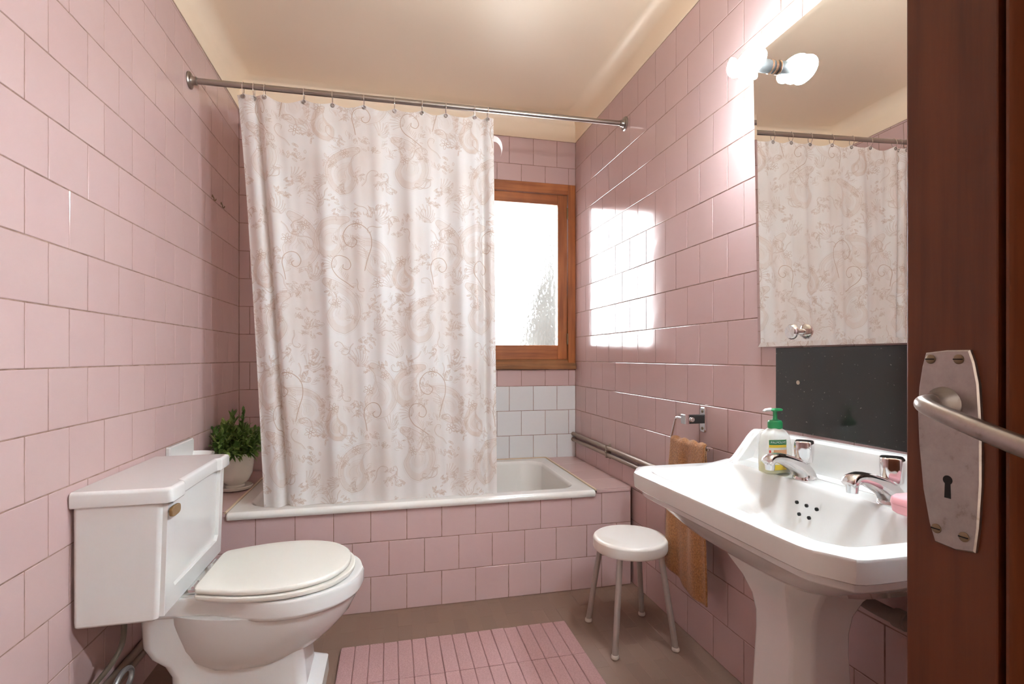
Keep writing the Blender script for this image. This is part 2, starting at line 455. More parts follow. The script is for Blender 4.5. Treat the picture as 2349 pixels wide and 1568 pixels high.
# floor: narrow running-bond tiles
FW, FL = 0.0549, 0.22
nx = math.ceil((XR - XL) / FW)
for i in range(nx):
    x0 = XL + i * FW; x1 = min(XR, x0 + FW)
    L = breaks(0.9, YA + 0.02, YA - 0.035 - (FL / 2 if i % 2 else 0), FL)
    for a, c in zip(L[:-1], L[1:]):
        put_tile(floor, 'z', ((x0 + x1) / 2, (a + c) / 2, 0.0), x1 - x0, c - a, m_floor, tilt=0.0003, gap=0.0014, t=0.003)
bulk = MB()
for i in range(nx):
    x0 = XL + i * FW; x1 = min(XR, x0 + FW)
    L = breaks(YF, 0.9, YA - 0.035 - (FL / 2 if i % 2 else 0), FL)
    for a, c in zip(L[:-1], L[1:]): put_tile(floor, 'z', ((x0 + x1) / 2, (a + c) / 2, 0.0), x1 - x0, c - a, m_floor, gap=0.003, t=0.003, bulk=bulk)
o = obj('tile_field', bulk, m_floor, floor, smooth=False); o['kind'] = 'stuff'

# ------------------------------------------------------------------ bath surround (tiled apron and ledges)
TX0, TX1 = -0.632, 0.932                            # bathtub ends
AX = 1.114
b = MB()
b.box(XL, AX, YA + GR, YA + 0.05, 0, 0.443)
b.box(XL, TX0 - 0.004, YA + 0.05, YB, 0, 0.452); b.box(TX1 + 0.004, XR, YA + 0.05, YB, 0, 0.452)
apron = structure('wall_bath', b, m_grout, 'low pink tiled apron and ledges around the white bathtub', 'wall', smooth=False)
for k in range(3):
    L = breaks(XL, AX, 0.2195 + (0 if k % 2 == 0 else 0.0746), 0.1492)
    for a, c in zip(L[:-1], L[1:]):
        put_tile(apron, '-y', ((a + c) / 2, YA, 0.1478 * (k + 0.5)), c - a, 0.1478, m_tile)
L = breaks(YA + 0.012, YB, YA + 0.19, 0.197)
for a, c in zip(L[:-1], L[1:]):
    put_tile(apron, 'z', ((TX1 + 0.004 + AX) / 2 + 0.006, (a + c) / 2, 0.459), AX - TX1 + 0.008, c - a, m_tile)
    put_tile(apron, 'z', ((XL + TX0 - 0.004) / 2, (a + c) / 2, 0.459), TX0 - 0.004 - XL, c - a, m_tile)
put_tile(apron, '-y', ((TX1 + AX) / 2 + 0.003, YA - 0.004, 0.4505), AX - TX1 - 0.004, 0.018, m_tile, t=0.012)
put_tile(apron, '-y', ((TX0 + XL) / 2, YA - 0.004, 0.4505), TX0 - XL - 0.004, 0.018, m_tile, t=0.012)
m_caulk = mat('dirty_caulk', (0.55, 0.42, 0.30), 0.7)
b = MB(); b.tube([(TX1 + 0.003, YA - 0.006, 0.459), (TX1 + 0.003, YB - 0.01, 0.4595)], 0.0045, 8); b.tube([(TX0 - 0.003, YA - 0.006, 0.459), (TX0 - 0.003, YB - 0.01, 0.4595)], 0.0045, 8)
b.tube([(TX0, YB - 0.004, 0.460), (TX1, YB - 0.004, 0.460)], 0.005, 8)
obj('caulk_bead', b, m_caulk, apron)

# ------------------------------------------------------------------ bathtub
def rrect(x0, x1, y0, y1, r, z, n=8):
    out = []
    for cx, cy, a0 in ((x1 - r, y0 + r, -90), (x1 - r, y1 - r, 0), (x0 + r, y1 - r, 90), (x0 + r, y0 + r, 180)):
        for k in range(n + 1):
            a = math.radians(a0 + 90 * k / n); out.append((cx + r * math.cos(a), cy + r * math.sin(a), z))
    return out
tub = root('bathtub', (0.15, 2.65, 0), 'white enamelled bathtub with a rounded rim inside the pink tiled surround', 'bathtub')
lo = [rrect(TX0, TX1, YA + 0.055, YB - 0.004, 0.012, 0.06)]
lo += [rrect(TX0, TX1, YA + 0.055, YB - 0.004, 0.012, 0.428)]
lo += [rrect(TX0, TX1, YA - 0.012, YB - 0.004, 0.010, 0.430), rrect(TX0, TX1, YA - 0.016, YB - 0.004, 0.010, 0.438), rrect(TX0, TX1, YA - 0.016, YB - 0.004, 0.010, 0.448),
       rrect(TX0 + 0.001, TX1 - 0.001, YA - 0.010, YB - 0.005, 0.012, 0.456), rrect(TX0 + 0.006, TX1 - 0.006, YA, YB - 0.008, 0.015, 0.459)]
lo += [rrect(TX0 + 0.055, TX1 - 0.060, YA + 0.052, YB - 0.062, 0.10, 0.4585), rrect(TX0 + 0.062, TX1 - 0.067, YA + 0.059, YB - 0.068, 0.10, 0.455),
       rrect(TX0 + 0.070, TX1 - 0.075, YA + 0.066, YB - 0.075, 0.105, 0.440), rrect(TX0 + 0.10, TX1 - 0.085, YA + 0.080, YB - 0.088, 0.12, 0.33),
       rrect(TX0 + 0.20, TX1 - 0.105, YA + 0.11, YB - 0.12, 0.14, 0.16), rrect(TX0 + 0.28, TX1 - 0.16, YA + 0.16, YB - 0.17, 0.14, 0.11)]
b = MB(); b.loft(lo, True, True)
obj('basin', b, m_enamel, tub, angle=50)

# ------------------------------------------------------------------ window
win = root('window_1', (0.8, YB, 1.0), 'small pine window of bright pebbled glass beside the shower curtain', 'window', kind='structure')
b = MB()
b.box(WX1 - 0.05, WX1 - 0.001, YB - 0.006, YB + 0.10, WZ0, WZ1)
b.box(WX0, WX0 + 0.05, YB - 0.006, YB + 0.10, WZ0, WZ1)
obj('frame_jamb', b, m_pine, win, smooth=False, bevel=0.003)
b = MB(); b.box(WX0 + 0.05, WX1 - 0.05, YB - 0.006, YB + 0.10, WZ1 - 0.062, WZ1)
obj('frame_head', b, m_pineh, win, smooth=False, bevel=0.003)
b = MB(); b.prism([(YB - 0.022, WZ0 + 0.002), (YB + 0.10, WZ0 + 0.002), (YB + 0.10, WZ0 + 0.066), (YB + 0.010, WZ0 + 0.0625), (YB - 0.022, WZ0 + 0.022)], 'x', WX0 + 0.001, WX1 - 0.001)
obj('window_sill', b, m_sill, win, smooth=False, bevel=0.003)
SX0, SX1, SZ0, SZ1 = WX0 + 0.052, WX1 - 0.052, WZ0 + 0.062, WZ1 - 0.064
GX0, GX1, GZ0, GZ1 = SX0 + 0.052, SX1 - 0.062, SZ0 + 0.088, SZ1 - 0.062
b = MB(); b.box(SX0, GX0, YB + 0.008, YB + 0.05, SZ0, SZ1); b.box(GX1, SX1, YB + 0.008, YB + 0.05, SZ0, SZ1)
sash = obj('sash_stile', b, m_pine, win, smooth=False, bevel=0.003)
b = MB(); b.box(GX0, GX1, YB + 0.008, YB + 0.05, SZ0, GZ0); b.box(GX0, GX1, YB + 0.008, YB + 0.05, GZ1, SZ1)
obj('sash_rail', b, m_pineh, win, smooth=False, bevel=0.003)
for z in (1.19, 1.97):
    b = MB(); b.tube([(SX1 + 0.001, YB + 0.002, z - 0.035), (SX1 + 0.001, YB + 0.002, z + 0.035)], 0.006, 10)
    obj('hinge', b, m_screw, win)
b = MB(); b.box(GX0 - 0.004, GX1 + 0.004, YB + 0.026, YB + 0.030, GZ0 - 0.004, GZ1 + 0.004)
obj('pane', b, m_pane, win, smooth=False)
# dark cone added outside, only to put grey ripples in the pebbled glass
m_ripple = mat('ripple_cone_dark', (0.032, 0.035, 0.032), 0.95)
b = MB(); rs_ = random.Random(5); loops = []
for k in range(19):
    z = -0.6 + 2.85 * k / 18; r = 0.26 * (1 - sstep(0.62, 1.0, k / 18)) + 0.012
    loops.append([(1.225 + r * (1 + rs_.uniform(-0.25, 0.25)) * math.cos(a), 3.75 + r * (1 + rs_.uniform(-0.25, 0.25)) * math.sin(a), z) for a in [2 * math.pi * i / 16 for i in range(16)]])
b.loft(loops, True, True)
tag(obj('ripple_cone', b, m_ripple, None, origin=(1.225, 3.75, -0.6)), 'dark cone added outdoors, giving grey ripples in the lower window glass', 'shrub')
# ------------------------------------------------------------------ mirror cabinet and black panel on the right wall
MY0, MY1, MZ0, MZ1 = 0.24, 1.381, 1.108, 1.998
TILT = math.radians(1.15)
mir = root('bathroom_mirror', (XR - 0.02, 0.8, MZ0), 'large frameless mirror above the washbasin reflecting the curtain', 'mirror')
def mx_(z, y=1.3): return XR - 0.030 - (z - 1.55) * math.tan(TILT) + (y - 1.3) * 0.015
def mirror_pt(y, z, d): return (mx_(z, y) - d, y, z)
bv = 0.013
def ring_(i, d):
    return [mirror_pt(MY0 + i, MZ0 + i, d), mirror_pt(MY1 - i, MZ0 + i, d), mirror_pt(MY1 - i, MZ1 - i, d), mirror_pt(MY0 + i, MZ1 - i, d)]
b = MB(); b.loft([ring_(0, -0.006), ring_(0, -0.0012), ring_(bv, 0.0)], True, True)
obj('mirror_glass', b, m_mirror, mir, smooth=False)
b = MB(); b.add([(XR - 0.001, MY0 + 0.02, MZ0 + 0.012), (XR - 0.001, MY1 - 0.02, MZ0 + 0.012), (XR - 0.001, MY1 - 0.02, MZ1 - 0.012), (XR - 0.001, MY0 + 0.02, MZ1 - 0.012)] +
               [mirror_pt(y, z, -0.006) for y, z in ((MY0 + 0.02, MZ0 + 0.012), (MY1 - 0.02, MZ0 + 0.012), (MY1 - 0.02, MZ1 - 0.012), (MY0 + 0.02, MZ1 - 0.012))],
               [[0, 1, 2, 3], [4, 5, 6, 7], [0, 1, 5, 4], [1, 2, 6, 5], [2, 3, 7, 6], [3, 0, 4, 7]])
obj('backing', b, m_stoolw, mir, smooth=False)
b = MB(); kx = mx_(1.147)
b.lathe([(0.0085, -0.001), (0.0085, 0.012), (0.017, 0.016), (0.0215, 0.022), (0.0215, 0.027), (0.018, 0.032), (0.0, 0.033)], (kx, 1.212, 1.147), '-x', 28)
obj('knob', b, m_chrome, mir)
b = MB(); b.box(XR - 0.005, XR - 0.0002, 0.30, 1.322, 0.864, 1.104)
bp_ = obj('splashback_panel', b, m_panel, None, smooth=False, bevel=0.001)
tag(bp_, 'glossy black panel on the wall between mirror and washbasin', 'panel')
b = MB(); b.lathe([(0.006, 0.0), (0.006, 0.001), (0.003, 0.0022), (0.0, 0.0022)], (XR - 0.005, 1.235, 1.005), '-x', 14)
o = obj('screw_plug', b, mat('beige_plug', (0.42, 0.36, 0.28), 0.5), bp_)

def lamp(y, z, label, m_tube):
    x = mx_(z, y); t = root('mirror_lamp', (x, y, z), label, 'lamp', 'lamps on the mirror')
    b = MB(); b.lathe([(0.019, 0), (0.019, 0.004), (0.0, 0.004)], (x, y, z), '-x', 24)
    b.lathe([(0.0188, 0.011), (0.020, 0.0125), (0.020, 0.015), (0.0188, 0.0165)], (x, y, z), '-x', 24)
    obj('base_ring', b, mat('copper_ring', (0.40, 0.25, 0.17), 0.25, 1.0), t)
    b = MB(); b.lathe([(0.0175, 0.0), (0.0185, 0.02), (0.0185, 0.048), (0.0165, 0.056), (0.0, 0.057)], (x, y, z), '-x', 24)
    obj('socket', b, mat('grey_socket', (0.035, 0.034, 0.033), 0.4), t)
    # coiled fluorescent tube, its loops flattened
    b = MB(); path = []
    n = 90
    for i in range(n):
        f = i / (n - 1); a = math.radians(-70) + f * 2 * math.pi * 2.35
        r = 1.0 if 0.08 < f < 0.92 else 1.0
        path.append((x - 0.052 - 0.064 * f, y + 0.043 * math.cos(a), z + 0.024 * math.sin(a)))
    b.tube(path, 0.0105, 12)
    b.lathe([(0.0, 0.055), (0.022, 0.06), (0.030, 0.075), (0.030, 0.10), (0.02, 0.113), (0.0, 0.118)], (x, y, z), '-x', 20, sx=0.62, sy=1.0)
    obj('fluorescent_tube', b, m_tube, t)
lamp(1.292, 1.922, 'glowing coil lamp at the mirror top, in plain view', m_bulb)
lamp(0.45, 1.922, 'glowing coil lamp at the mirror end behind the wooden door', m_bulb2)

# ------------------------------------------------------------------ pedestal washbasin
SYC = 1.025
def octo(cf, cb, sm, m=10):
    (cfu, cfv), (cbu, cbv) = cf, cb
    P = [(cfu, 0), (1 - cbu, 0), (1, cbv), (1, 1 - cbv), (1 - cbu, 1), (cfu, 1), (0, 1 - cfv), (0, cfv)]
    out = []
    for i in range(8):
        a, c = P[i], P[(i + 1) % 8]
        for k in range(m): out.append((a[0] + (c[0] - a[0]) * k / m, a[1] + (c[1] - a[1]) * k / m))
    for _ in range(sm):
        out = [((out[i - 1][0] + 2 * out[i][0] + out[(i + 1) % len(out)][0]) / 4, (out[i - 1][1] + 2 * out[i][1] + out[(i + 1) % len(out)][1]) / 4) for i in range(len(out))]
    return out
OUT = octo((0.10, 0.095), (0.004, 0.004), 1)
MID = octo((0.13, 0.10), (0.04, 0.06), 6)
INN = octo((0.20, 0.14), (0.14, 0.10), 14)
SL = 0.013
def bl(shape, x0, x1, y0, y1, z, deck=0.0):
    o = []
    for u, w in shape:
        x, y = x0 + u * (x1 - x0), y0 + w * (y1 - y0)
        o.append((x, y, z + (SYC - y) * SL + deck * sstep(0.95, 1.01, x)))
    return o
sink = root('pedestal_washbasin', (0.95, SYC, 0), 'white ceramic pedestal washbasin with stepped edges on the right wall', 'washbasin')
b = MB()
W = XR - 0.0015
IN2 = octo((0.11, 0.075), (0.03, 0.025), 3)
IN3 = octo((0.24, 0.15), (0.10, 0.09), 5)
lo = [bl(INN, 0.88, 1.02, 0.93, 1.12, 0.585), bl(INN, 0.80, 1.09, 0.84, 1.21, 0.60), bl(INN, 0.745, 1.12, 0.755, 1.295, 0.635), bl(MID, 0.715, W, 0.712, 1.34, 0.675),
      bl(OUT, 0.700, W, 0.690, 1.362, 0.690), bl(OUT, 0.696, W, 0.685, 1.367, 0.6925), bl(OUT, 0.685, W, 0.674, 1.378, 0.694), bl(OUT, 0.682, W, 0.671, 1.381, 0.697), bl(OUT, 0.681, W, 0.670, 1.382, 0.710), bl(OUT, 0.679, W, 0.668, 1.384, 0.713),
      bl(OUT, 0.668, W, 0.657, 1.395, 0.7145), bl(OUT, 0.665, W, 0.653, 1.399, 0.7175), bl(OUT, 0.663, W, 0.650, 1.402, 0.752), bl(OUT, 0.6645, W, 0.6515, 1.4005, 0.757), bl(OUT, 0.669, W, 0.656, 1.396, 0.7602), bl(OUT, 0.675, W, 0.662, 1.390, 0.7610, 0.010),
      bl(IN2, 0.702, 0.992, 0.692, 1.355, 0.7610, 0.010), bl(IN2, 0.706, 0.988, 0.697, 1.348, 0.7596, 0.009), bl(IN2, 0.711, 0.984, 0.704, 1.335, 0.754, 0.006), bl(IN3, 0.722, 0.976, 0.722, 1.285, 0.728), bl(IN3, 0.742, 0.962, 0.765, 1.205, 0.675),
      bl(INN, 0.775, 0.940, 0.84, 1.12, 0.638), bl(INN, 0.83, 0.90, 0.95, 1.05, 0.625)]
b.loft(lo, True, True)
# backsplash with swept wings
def zz(y): return (SYC - y) * SL
prof = [(W, 0.740), (W, 0.852), (W - 0.006, 0.8585), (W - 0.022, 0.8575), (W - 0.030, 0.850), (W - 0.036, 0.83), (W - 0.041, 0.795), (W - 0.052, 0.776), (W - 0.075, 0.7705), (W - 0.075, 0.740)]
b.loft([[(x, y, z + zz(y)) for x, z in prof] for y in (0.657, 0.70, 0.9, 1.1, 1.3, 1.365, 1.396)], True, True)
wing = spline([(W - 0.135, 0.764), (W - 0.105, 0.774), (W - 0.075, 0.806), (W - 0.045, 0.842), (W - 0.026, 0.8575), (W - 0.004, 0.859)], 22)
for ya, yb_ in ((1.362, 1.3995), (0.6525, 0.690)):
    d = 0.006
    wl = lambda ins, y: [(x, y, z - ins + zz(y)) for x, z in wing] + [(W, y, 0.745 + zz(y)), (W - 0.135, y, 0.745 + zz(y))]
    b.loft([wl(d, ya), wl(0.001, ya + d), wl(0, ya + d * 1.6), wl(0, yb_ - d * 1.6), wl(0.001, yb_ - d), wl(d, yb_)], True, True)
obj('basin', b, m_ceramic, sink, angle=28)
for dy, dz in ((-0.030, 0), (0, 0), (0.030, 0), (-0.015, -0.024), (0.015, -0.024)):
    b = MB(); b.lathe([(0.0042, 0.0), (0.0042, 0.004)], (0.9665 + dz * 0.30, SYC + dy + 0.01, 0.7235 + dz), '-x', 14)
    obj('overflow_hole', b, m_void, sink)
# pedestal: faceted column with a flared head
PYC = 1.005
def ped(xf, xb, hf, hs, z): 
    P = [(xf, -hf), (xf + (hs - hf) * 0.95, -hs), (xb, -hs), (xb, hs), (xf + (hs - hf) * 0.95, hs), (xf, hf)]
    return [(x, PYC + y, z) for x, y in P]
b = MB()
lo = [ped(0.80, 1.0, 0.085, 0.125, 0.0), ped(0.805, 1.0, 0.08, 0.12, 0.05), ped(0.822, 0.985, 0.068, 0.105, 0.075), ped(0.832, 0.975, 0.060, 0.096, 0.12), ped(0.838, 0.972, 0.058, 0.092, 0.30),
      ped(0.845, 0.968, 0.055, 0.086, 0.44), ped(0.844, 0.968, 0.055, 0.087, 0.48), ped(0.836, 0.970, 0.060, 0.095, 0.52), ped(0.820, 0.975, 0.074, 0.115, 0.560), ped(0.80, 0.985, 0.095, 0.142, 0.595), ped(0.785, 0.99, 0.11, 0.16, 0.625)]
b.loft(lo, True, True)
obj('pedestal', b, m_ceramic, sink, angle=25, bevel=0.006, seg=3)
# taps
def tap(y, z):
    b = MB(); x = 1.018
    # body sweeping into the spout
    path = spline([(x + 0.012, y, z - 0.006), (x + 0.004, y, z + 0.014), (x - 0.012, y, z + 0.030), (x - 0.042, y, z + 0.045), (x - 0.072, y, z + 0.055), (x - 0.092, y, z + 0.053), (x - 0.104, y, z + 0.043)], 22)
    loops = []
    for i, (px, py, pz) in enumerate(path):
        f = i / 21; w = 0.023 * (1 - f) + 0.013 * f + (0.004 * math.exp(-((f - 0.93) / 0.1) ** 2)); h = 0.020 * (1 - f) ** 1.2 + 0.0075 + 0.003 * math.exp(-((f - 0.9) / 0.12) ** 2)
        q = path[min(i + 1, 21)]; p0 = path[max(i - 1, 0)]
        t = Vector((q[0] - p0[0], 0, q[2] - p0[2])).normalized(); nrm = Vector((-t.z, 0, t.x))
        if nrm.z < 0: nrm = -nrm
        l = []
        for k in range(20):
            a = 2 * math.pi * k / 20; ca, sa = math.cos(a), math.sin(a)
            ex = lambda v: math.copysign(abs(v) ** 0.7, v)
            l.append(Vector((px, py, pz)) + nrm * h * ex(sa) + Vector((0, 1, 0)) * w * ex(ca))
        loops.append(l)
    b.loft(loops, True, True)
    b.lathe([(0.026, -0.010), (0.026, 0.002), (0.023, 0.008), (0.017, 0.022), (0.0145, 0.036)], (x + 0.006, y, z), 'z', 24)
    b.lathe([(0.0105, -0.010), (0.0115, -0.002), (0.0115, 0.010)], (x - 0.094, y, z + 0.036), 'z', 18)
    t_ = obj('tap', b, m_chrome, sink, angle=45)
    t_['label'] = 'chrome pillar tap'
    # three-lobed knob
    b = MB(); loops = []
    for h, s in ((0.040, 0.70), (0.044, 0.86), (0.058, 0.95), (0.078, 1.0), (0.090, 0.98), (0.0935, 0.93), (0.095, 0.84)):
        loops.append([(x + 0.008 + s * (0.0245 + 0.0020 * math.cos(4 * a)) * math.cos(a), y + s * (0.0245 + 0.0020 * math.cos(4 * a)) * math.sin(a), z + h) for a in [2 * math.pi * k / 48 for k in range(48)]])
    loops.append([(x + 0.008 + 0.7 * (p[0] - x - 0.008), y + 0.7 * (p[1] - y), z + 0.0945) for p in loops[-1]])
    b.loft(loops, True, True)
    obj('tap_knob', b, m_chrome, t_, angle=40)
tap(1.108, 0.7695); tap(0.872, 0.7725)
# waste pipe at the back of the pedestal
wp = MB(); wp.tube(spline([(1.125, 0.80, 0.535), (1.10, 0.84, 0.515), (1.09, 0.90, 0.503), (1.085, 0.96, 0.503), (1.08, 1.0, 0.51)], 16), 0.016, 14)
wp.tube([(1.088, 0.89, 0.5035), (1.088, 0.915, 0.503)], 0.0205, 14)
o = obj('waste_pipe', wp, mat('tarnished_waste_metal', (0.30, 0.26, 0.22), 0.5, 0.3), sink)

# ------------------------------------------------------------------ things on the washbasin
bt = root('soap_bottle', (1.0, 1.185, 0.770), 'clear hand soap bottle with green pump standing behind the left tap', 'bottle')
BX, BY, BZ = 1.004, 1.185, 0.7685
b = MB()
def bott(s, z, w=0.044, d=0.026): return [(BX + w * s * math.copysign(abs(math.cos(a)) ** 0.6, math.cos(a)), BY + d * s * math.copysign(abs(math.sin(a)) ** 0.8, math.sin(a)), BZ + z) for a in [2 * math.pi * k / 36 for k in range(36)]]
def bott2(wx, dy, z): return bott(1, z, wx, dy)
b.loft([bott2(0.038, 0.022, 0.0), bott2(0.043, 0.026, 0.004), bott2(0.0435, 0.027, 0.03), bott2(0.0415, 0.027, 0.075), bott2(0.036, 0.025, 0.100), bott2(0.027, 0.020, 0.112), bott2(0.0165, 0.0165, 0.118), bott2(0.0155, 0.0155, 0.126)], True, True)
obj('bottle_body', b, m_clear, bt, angle=50)
b = MB(); b.loft([bott2(0.036, 0.021, 0.002), bott2(0.0415, 0.025, 0.006), bott2(0.042, 0.0255, 0.028)], True, True)
obj('liquid_soap', b, m_liquid, bt, angle=50)
def front(m, w0, w1, z0, z1, d, name, par=None):
    b = MB()
    def fn(u, w):
        x = w0 + (w1 - w0) * u; z = z0 + (z1 - z0) * w
        # follow the bottle front (camera side, -y)
        c = min(1, abs(x) / 0.0435); s = (1 - c ** (1 / 0.3)) ** 0.4 if c < 1 else 0
        return (BX + x, BY - 0.0268 * max(0.05, s) - d, BZ + z)
    b.grid(fn, 9, 2); return obj(name, b, m, par or bt)
lab = front(m_label, -0.037, 0.012, 0.026, 0.092, 0.0008, 'paper_label')
front(m_lgreen, -0.036, 0.011, 0.078, 0.091, 0.0014, 'green_band', lab)
front(m_lyel, -0.036, 0.011, 0.071, 0.078, 0.0014, 'yellow_band', lab)
front(m_lpeach, -0.026, 0.012, 0.050, 0.065, 0.0014, 'peach_patch', lab)
front(m_lred, -0.036, -0.032, 0.052, 0.064, 0.0014, 'red_mark', lab)
front(m_lyel, -0.037, 0.012, 0.012, 0.026, 0.0010, 'label_foot', lab)
def text_mesh(name, s, size, place, m, par, thick=0.0):
    cu = bpy.data.curves.new(name, 'FONT'); cu.body = s; cu.size = size; cu.align_x = 'CENTER'; cu.align_y = 'CENTER'; cu.extrude = thick
    t = bpy.data.objects.new(name + '_c', cu); link(t)
    dg = bpy.context.evaluated_depsgraph_get(); me = bpy.data.meshes.new_from_object(t.evaluated_get(dg))
    bpy.data.objects.remove(t); bpy.data.curves.remove(cu)
    for v_ in me.vertices: v_.co = Vector(place(v_.co)) - origin_of(par)
    me.materials.clear(); me.materials.append(m)
    o = bpy.data.objects.new(name, me); link(o); o.parent = par; return o
text_mesh('lettering', 'PALMOLIVE', 0.0082, lambda c: (BX - 0.0125 + c.x, BY - 0.0268 * (1 - (min(1, abs(-0.0125 + c.x) / 0.0435)) ** 3.33) ** 0.4 - 0.0022, BZ + 0.0845 + c.y), m_white, lab)
b = MB(); b.lathe([(0.0168, 0.1175), (0.0185, 0.120), (0.0185, 0.134), (0.0155, 0.139), (0.0075, 0.141), (0.0055, 0.146), (0.0050, 0.160), (0.0065, 0.165), (0.0, 0.165)], (BX, BY, BZ), 'z', 28)
obj('pump_collar', b, m_green, bt)
b = MB()
b.loft([rrect(BX - 0.015, BX + 0.019, BY - 0.010, BY + 0.010, 0.008, BZ + 0.1645, 5), rrect(BX - 0.016, BX + 0.020, BY - 0.0105, BY + 0.0105, 0.008, BZ + 0.168, 5), rrect(BX - 0.013, BX + 0.017, BY - 0.008, BY + 0.008, 0.006, BZ + 0.171, 5)], True, True)
ph = obj('pump_head', b, m_green, bt)
b = MB(); b.tube([(BX - 0.012, BY, BZ + 0.168), (BX - 0.030, BY, BZ + 0.1675), (BX - 0.036, BY, BZ + 0.164)], [0.0050, 0.0038, 0.003], 10)
obj('nozzle', b, m_white, ph)

sb = root('soap_box', (0.985, 0.775, 0.776), 'pink plastic soap box on the basin beside the open door', 'soap box')
def sbl(w, d, z): return rrect(0.985 - w, 0.985 + w, 0.772 - d, 0.772 + d, min(w, d) * 0.55, 0.7738 + z, 6)
b = MB(); b.loft([sbl(0.028, 0.042, 0.0), sbl(0.033, 0.047, 0.004), sbl(0.035, 0.049, 0.018)], True, True)
obj('box_base', b, m_pinkp, sb, angle=50)
b = MB(); b.loft([sbl(0.0355, 0.0495, 0.0185), sbl(0.0360, 0.050, 0.020), sbl(0.0345, 0.0485, 0.030), sbl(0.029, 0.043, 0.035), sbl(0.015, 0.03, 0.036)], True, True)
obj('box_lid', b, m_pinkp, sb, angle=50)

# ------------------------------------------------------------------ shower rod, rings, curtain
RY = 2.344
def rodp(x): return (x, 2.339 + 0.0052 * (x - XL), 2.198 + 0.01407 * (x - XL))
rod = root('shower_rod', rodp(0.1), 'grey steel shower rod spanning between the two tiled walls', 'curtain rod')
b = MB(); b.tube([rodp(XL + 0.002), rodp(XR - 0.002)], 0.0122, 20)
obj('tube', b, m_steel, rod)
for x, ax in ((XL + 0.0005, 'x'), (XR - 0.0005, '-x')):
    b = MB(); b.lathe([(0.033, 0), (0.034, 0.003), (0.031, 0.007), (0.020, 0.010), (0.0165, 0.016), (0.0165, 0.028), (0.0125, 0.030)], rodp(x), ax, 28)
    obj('flange', b, m_steel, rod)

# curtain: hung from 11 rings, image positions turned into rod positions
RX = [-0.592, -0.552, -0.509, -0.356, -0.241, -0.110, 0.020, 0.140, 0.247, 0.377, 0.440]
CX0, CX1 = -0.617, 0.466
CN, CM = 560, 150
ords = ['first', 'second', 'third', 'fourth', 'fifth', 'sixth', 'seventh', 'eighth', 'ninth', 'tenth', 'last']
def curtain_x(s, t):
    """s 0..1 along the cloth, t 0 top .. 1 bottom"""
    xt = CX0 + (CX1 - CX0) * s
    xb = -0.503 + (0.474 + 0.503) * s
    k = t ** 0.8
    left = -0.617 + 0.028 * sstep(0.0, 0.2, t)
    x = xt * (1 - k) + xb * k
    return x
def folds(s, t):
    x = CX0 + (CX1 - CX0) * s
    a = 0
    # broad soft folds between the rings, dying out and regrouping downwards
    for f, amp, ph, dr in ((9.0, 0.0050, 0.3, 0.5), (5.2, 0.0095, 1.9, -0.7), (14.5, 0.0014, 2.6, 0.9), (23.0, 0.0006, 0.8, 0.0)):
        a += amp * math.sin(2 * math.pi * f * s + ph + dr * t)
    # two strong pleats near the left end and one at the right end
    a += (0.030 + 0.022 * t) * math.exp(-((s - (0.064 + 0.026 * t)) / (0.011 + 0.004 * t)) ** 2)
    a += -0.014 * math.exp(-((s - (0.032 + 0.012 * t)) / 0.022) ** 2) - 0.012 * math.exp(-((s - (0.105 + 0.034 * t)) / 0.024) ** 2)
    a += 0.022 * math.exp(-((s - 0.955) / 0.016) ** 2) - 0.016 * math.exp(-((s - 0.915) / 0.018) ** 2)
    return a * (0.55 + 0.55 * sstep(0, 0.25, t)) * (1 - 0.25 * sstep(0.75, 1, t))
rs = [(x - CX0) / (CX1 - CX0) for x in RX]
def sag(s):
    d = 0.0
    for a, c in zip([-0.02] + rs, rs + [1.02]):
        if a <= s <= c:
            w = (c - a); f = (s - a) / w; return min(0.022, 0.16 * w) * math.sin(math.pi * f) ** 1.0
    return 0
cur_v = []; uv = []
mid = [(curtain_x(i / (CN - 1), 0.5), folds(i / (CN - 1), 0.5)) for i in range(CN)]
arc = [0.0]
for i in range(1, CN): arc.append(arc[-1] + math.hypot(mid[i][0] - mid[i - 1][0], mid[i][1] - mid[i - 1][1]))
for j in range(CM):
    t = j / (CM - 1)
    for i in range(CN):
        s = i / (CN - 1); x = curtain_x(s, t); y = folds(s, t)
        ztop = rodp(x)[2] - 0.030 - sag(s) * 1.0
        zbot = 0.4605
        z = ztop + (zbot - ztop) * t
        ybase = RY + (2.292 - RY) * t
        cur_v.append((x, ybase + y, z))
        uv.append((arc[i] / 0.64, (z - 0.46) / 1.28))
curtain = None

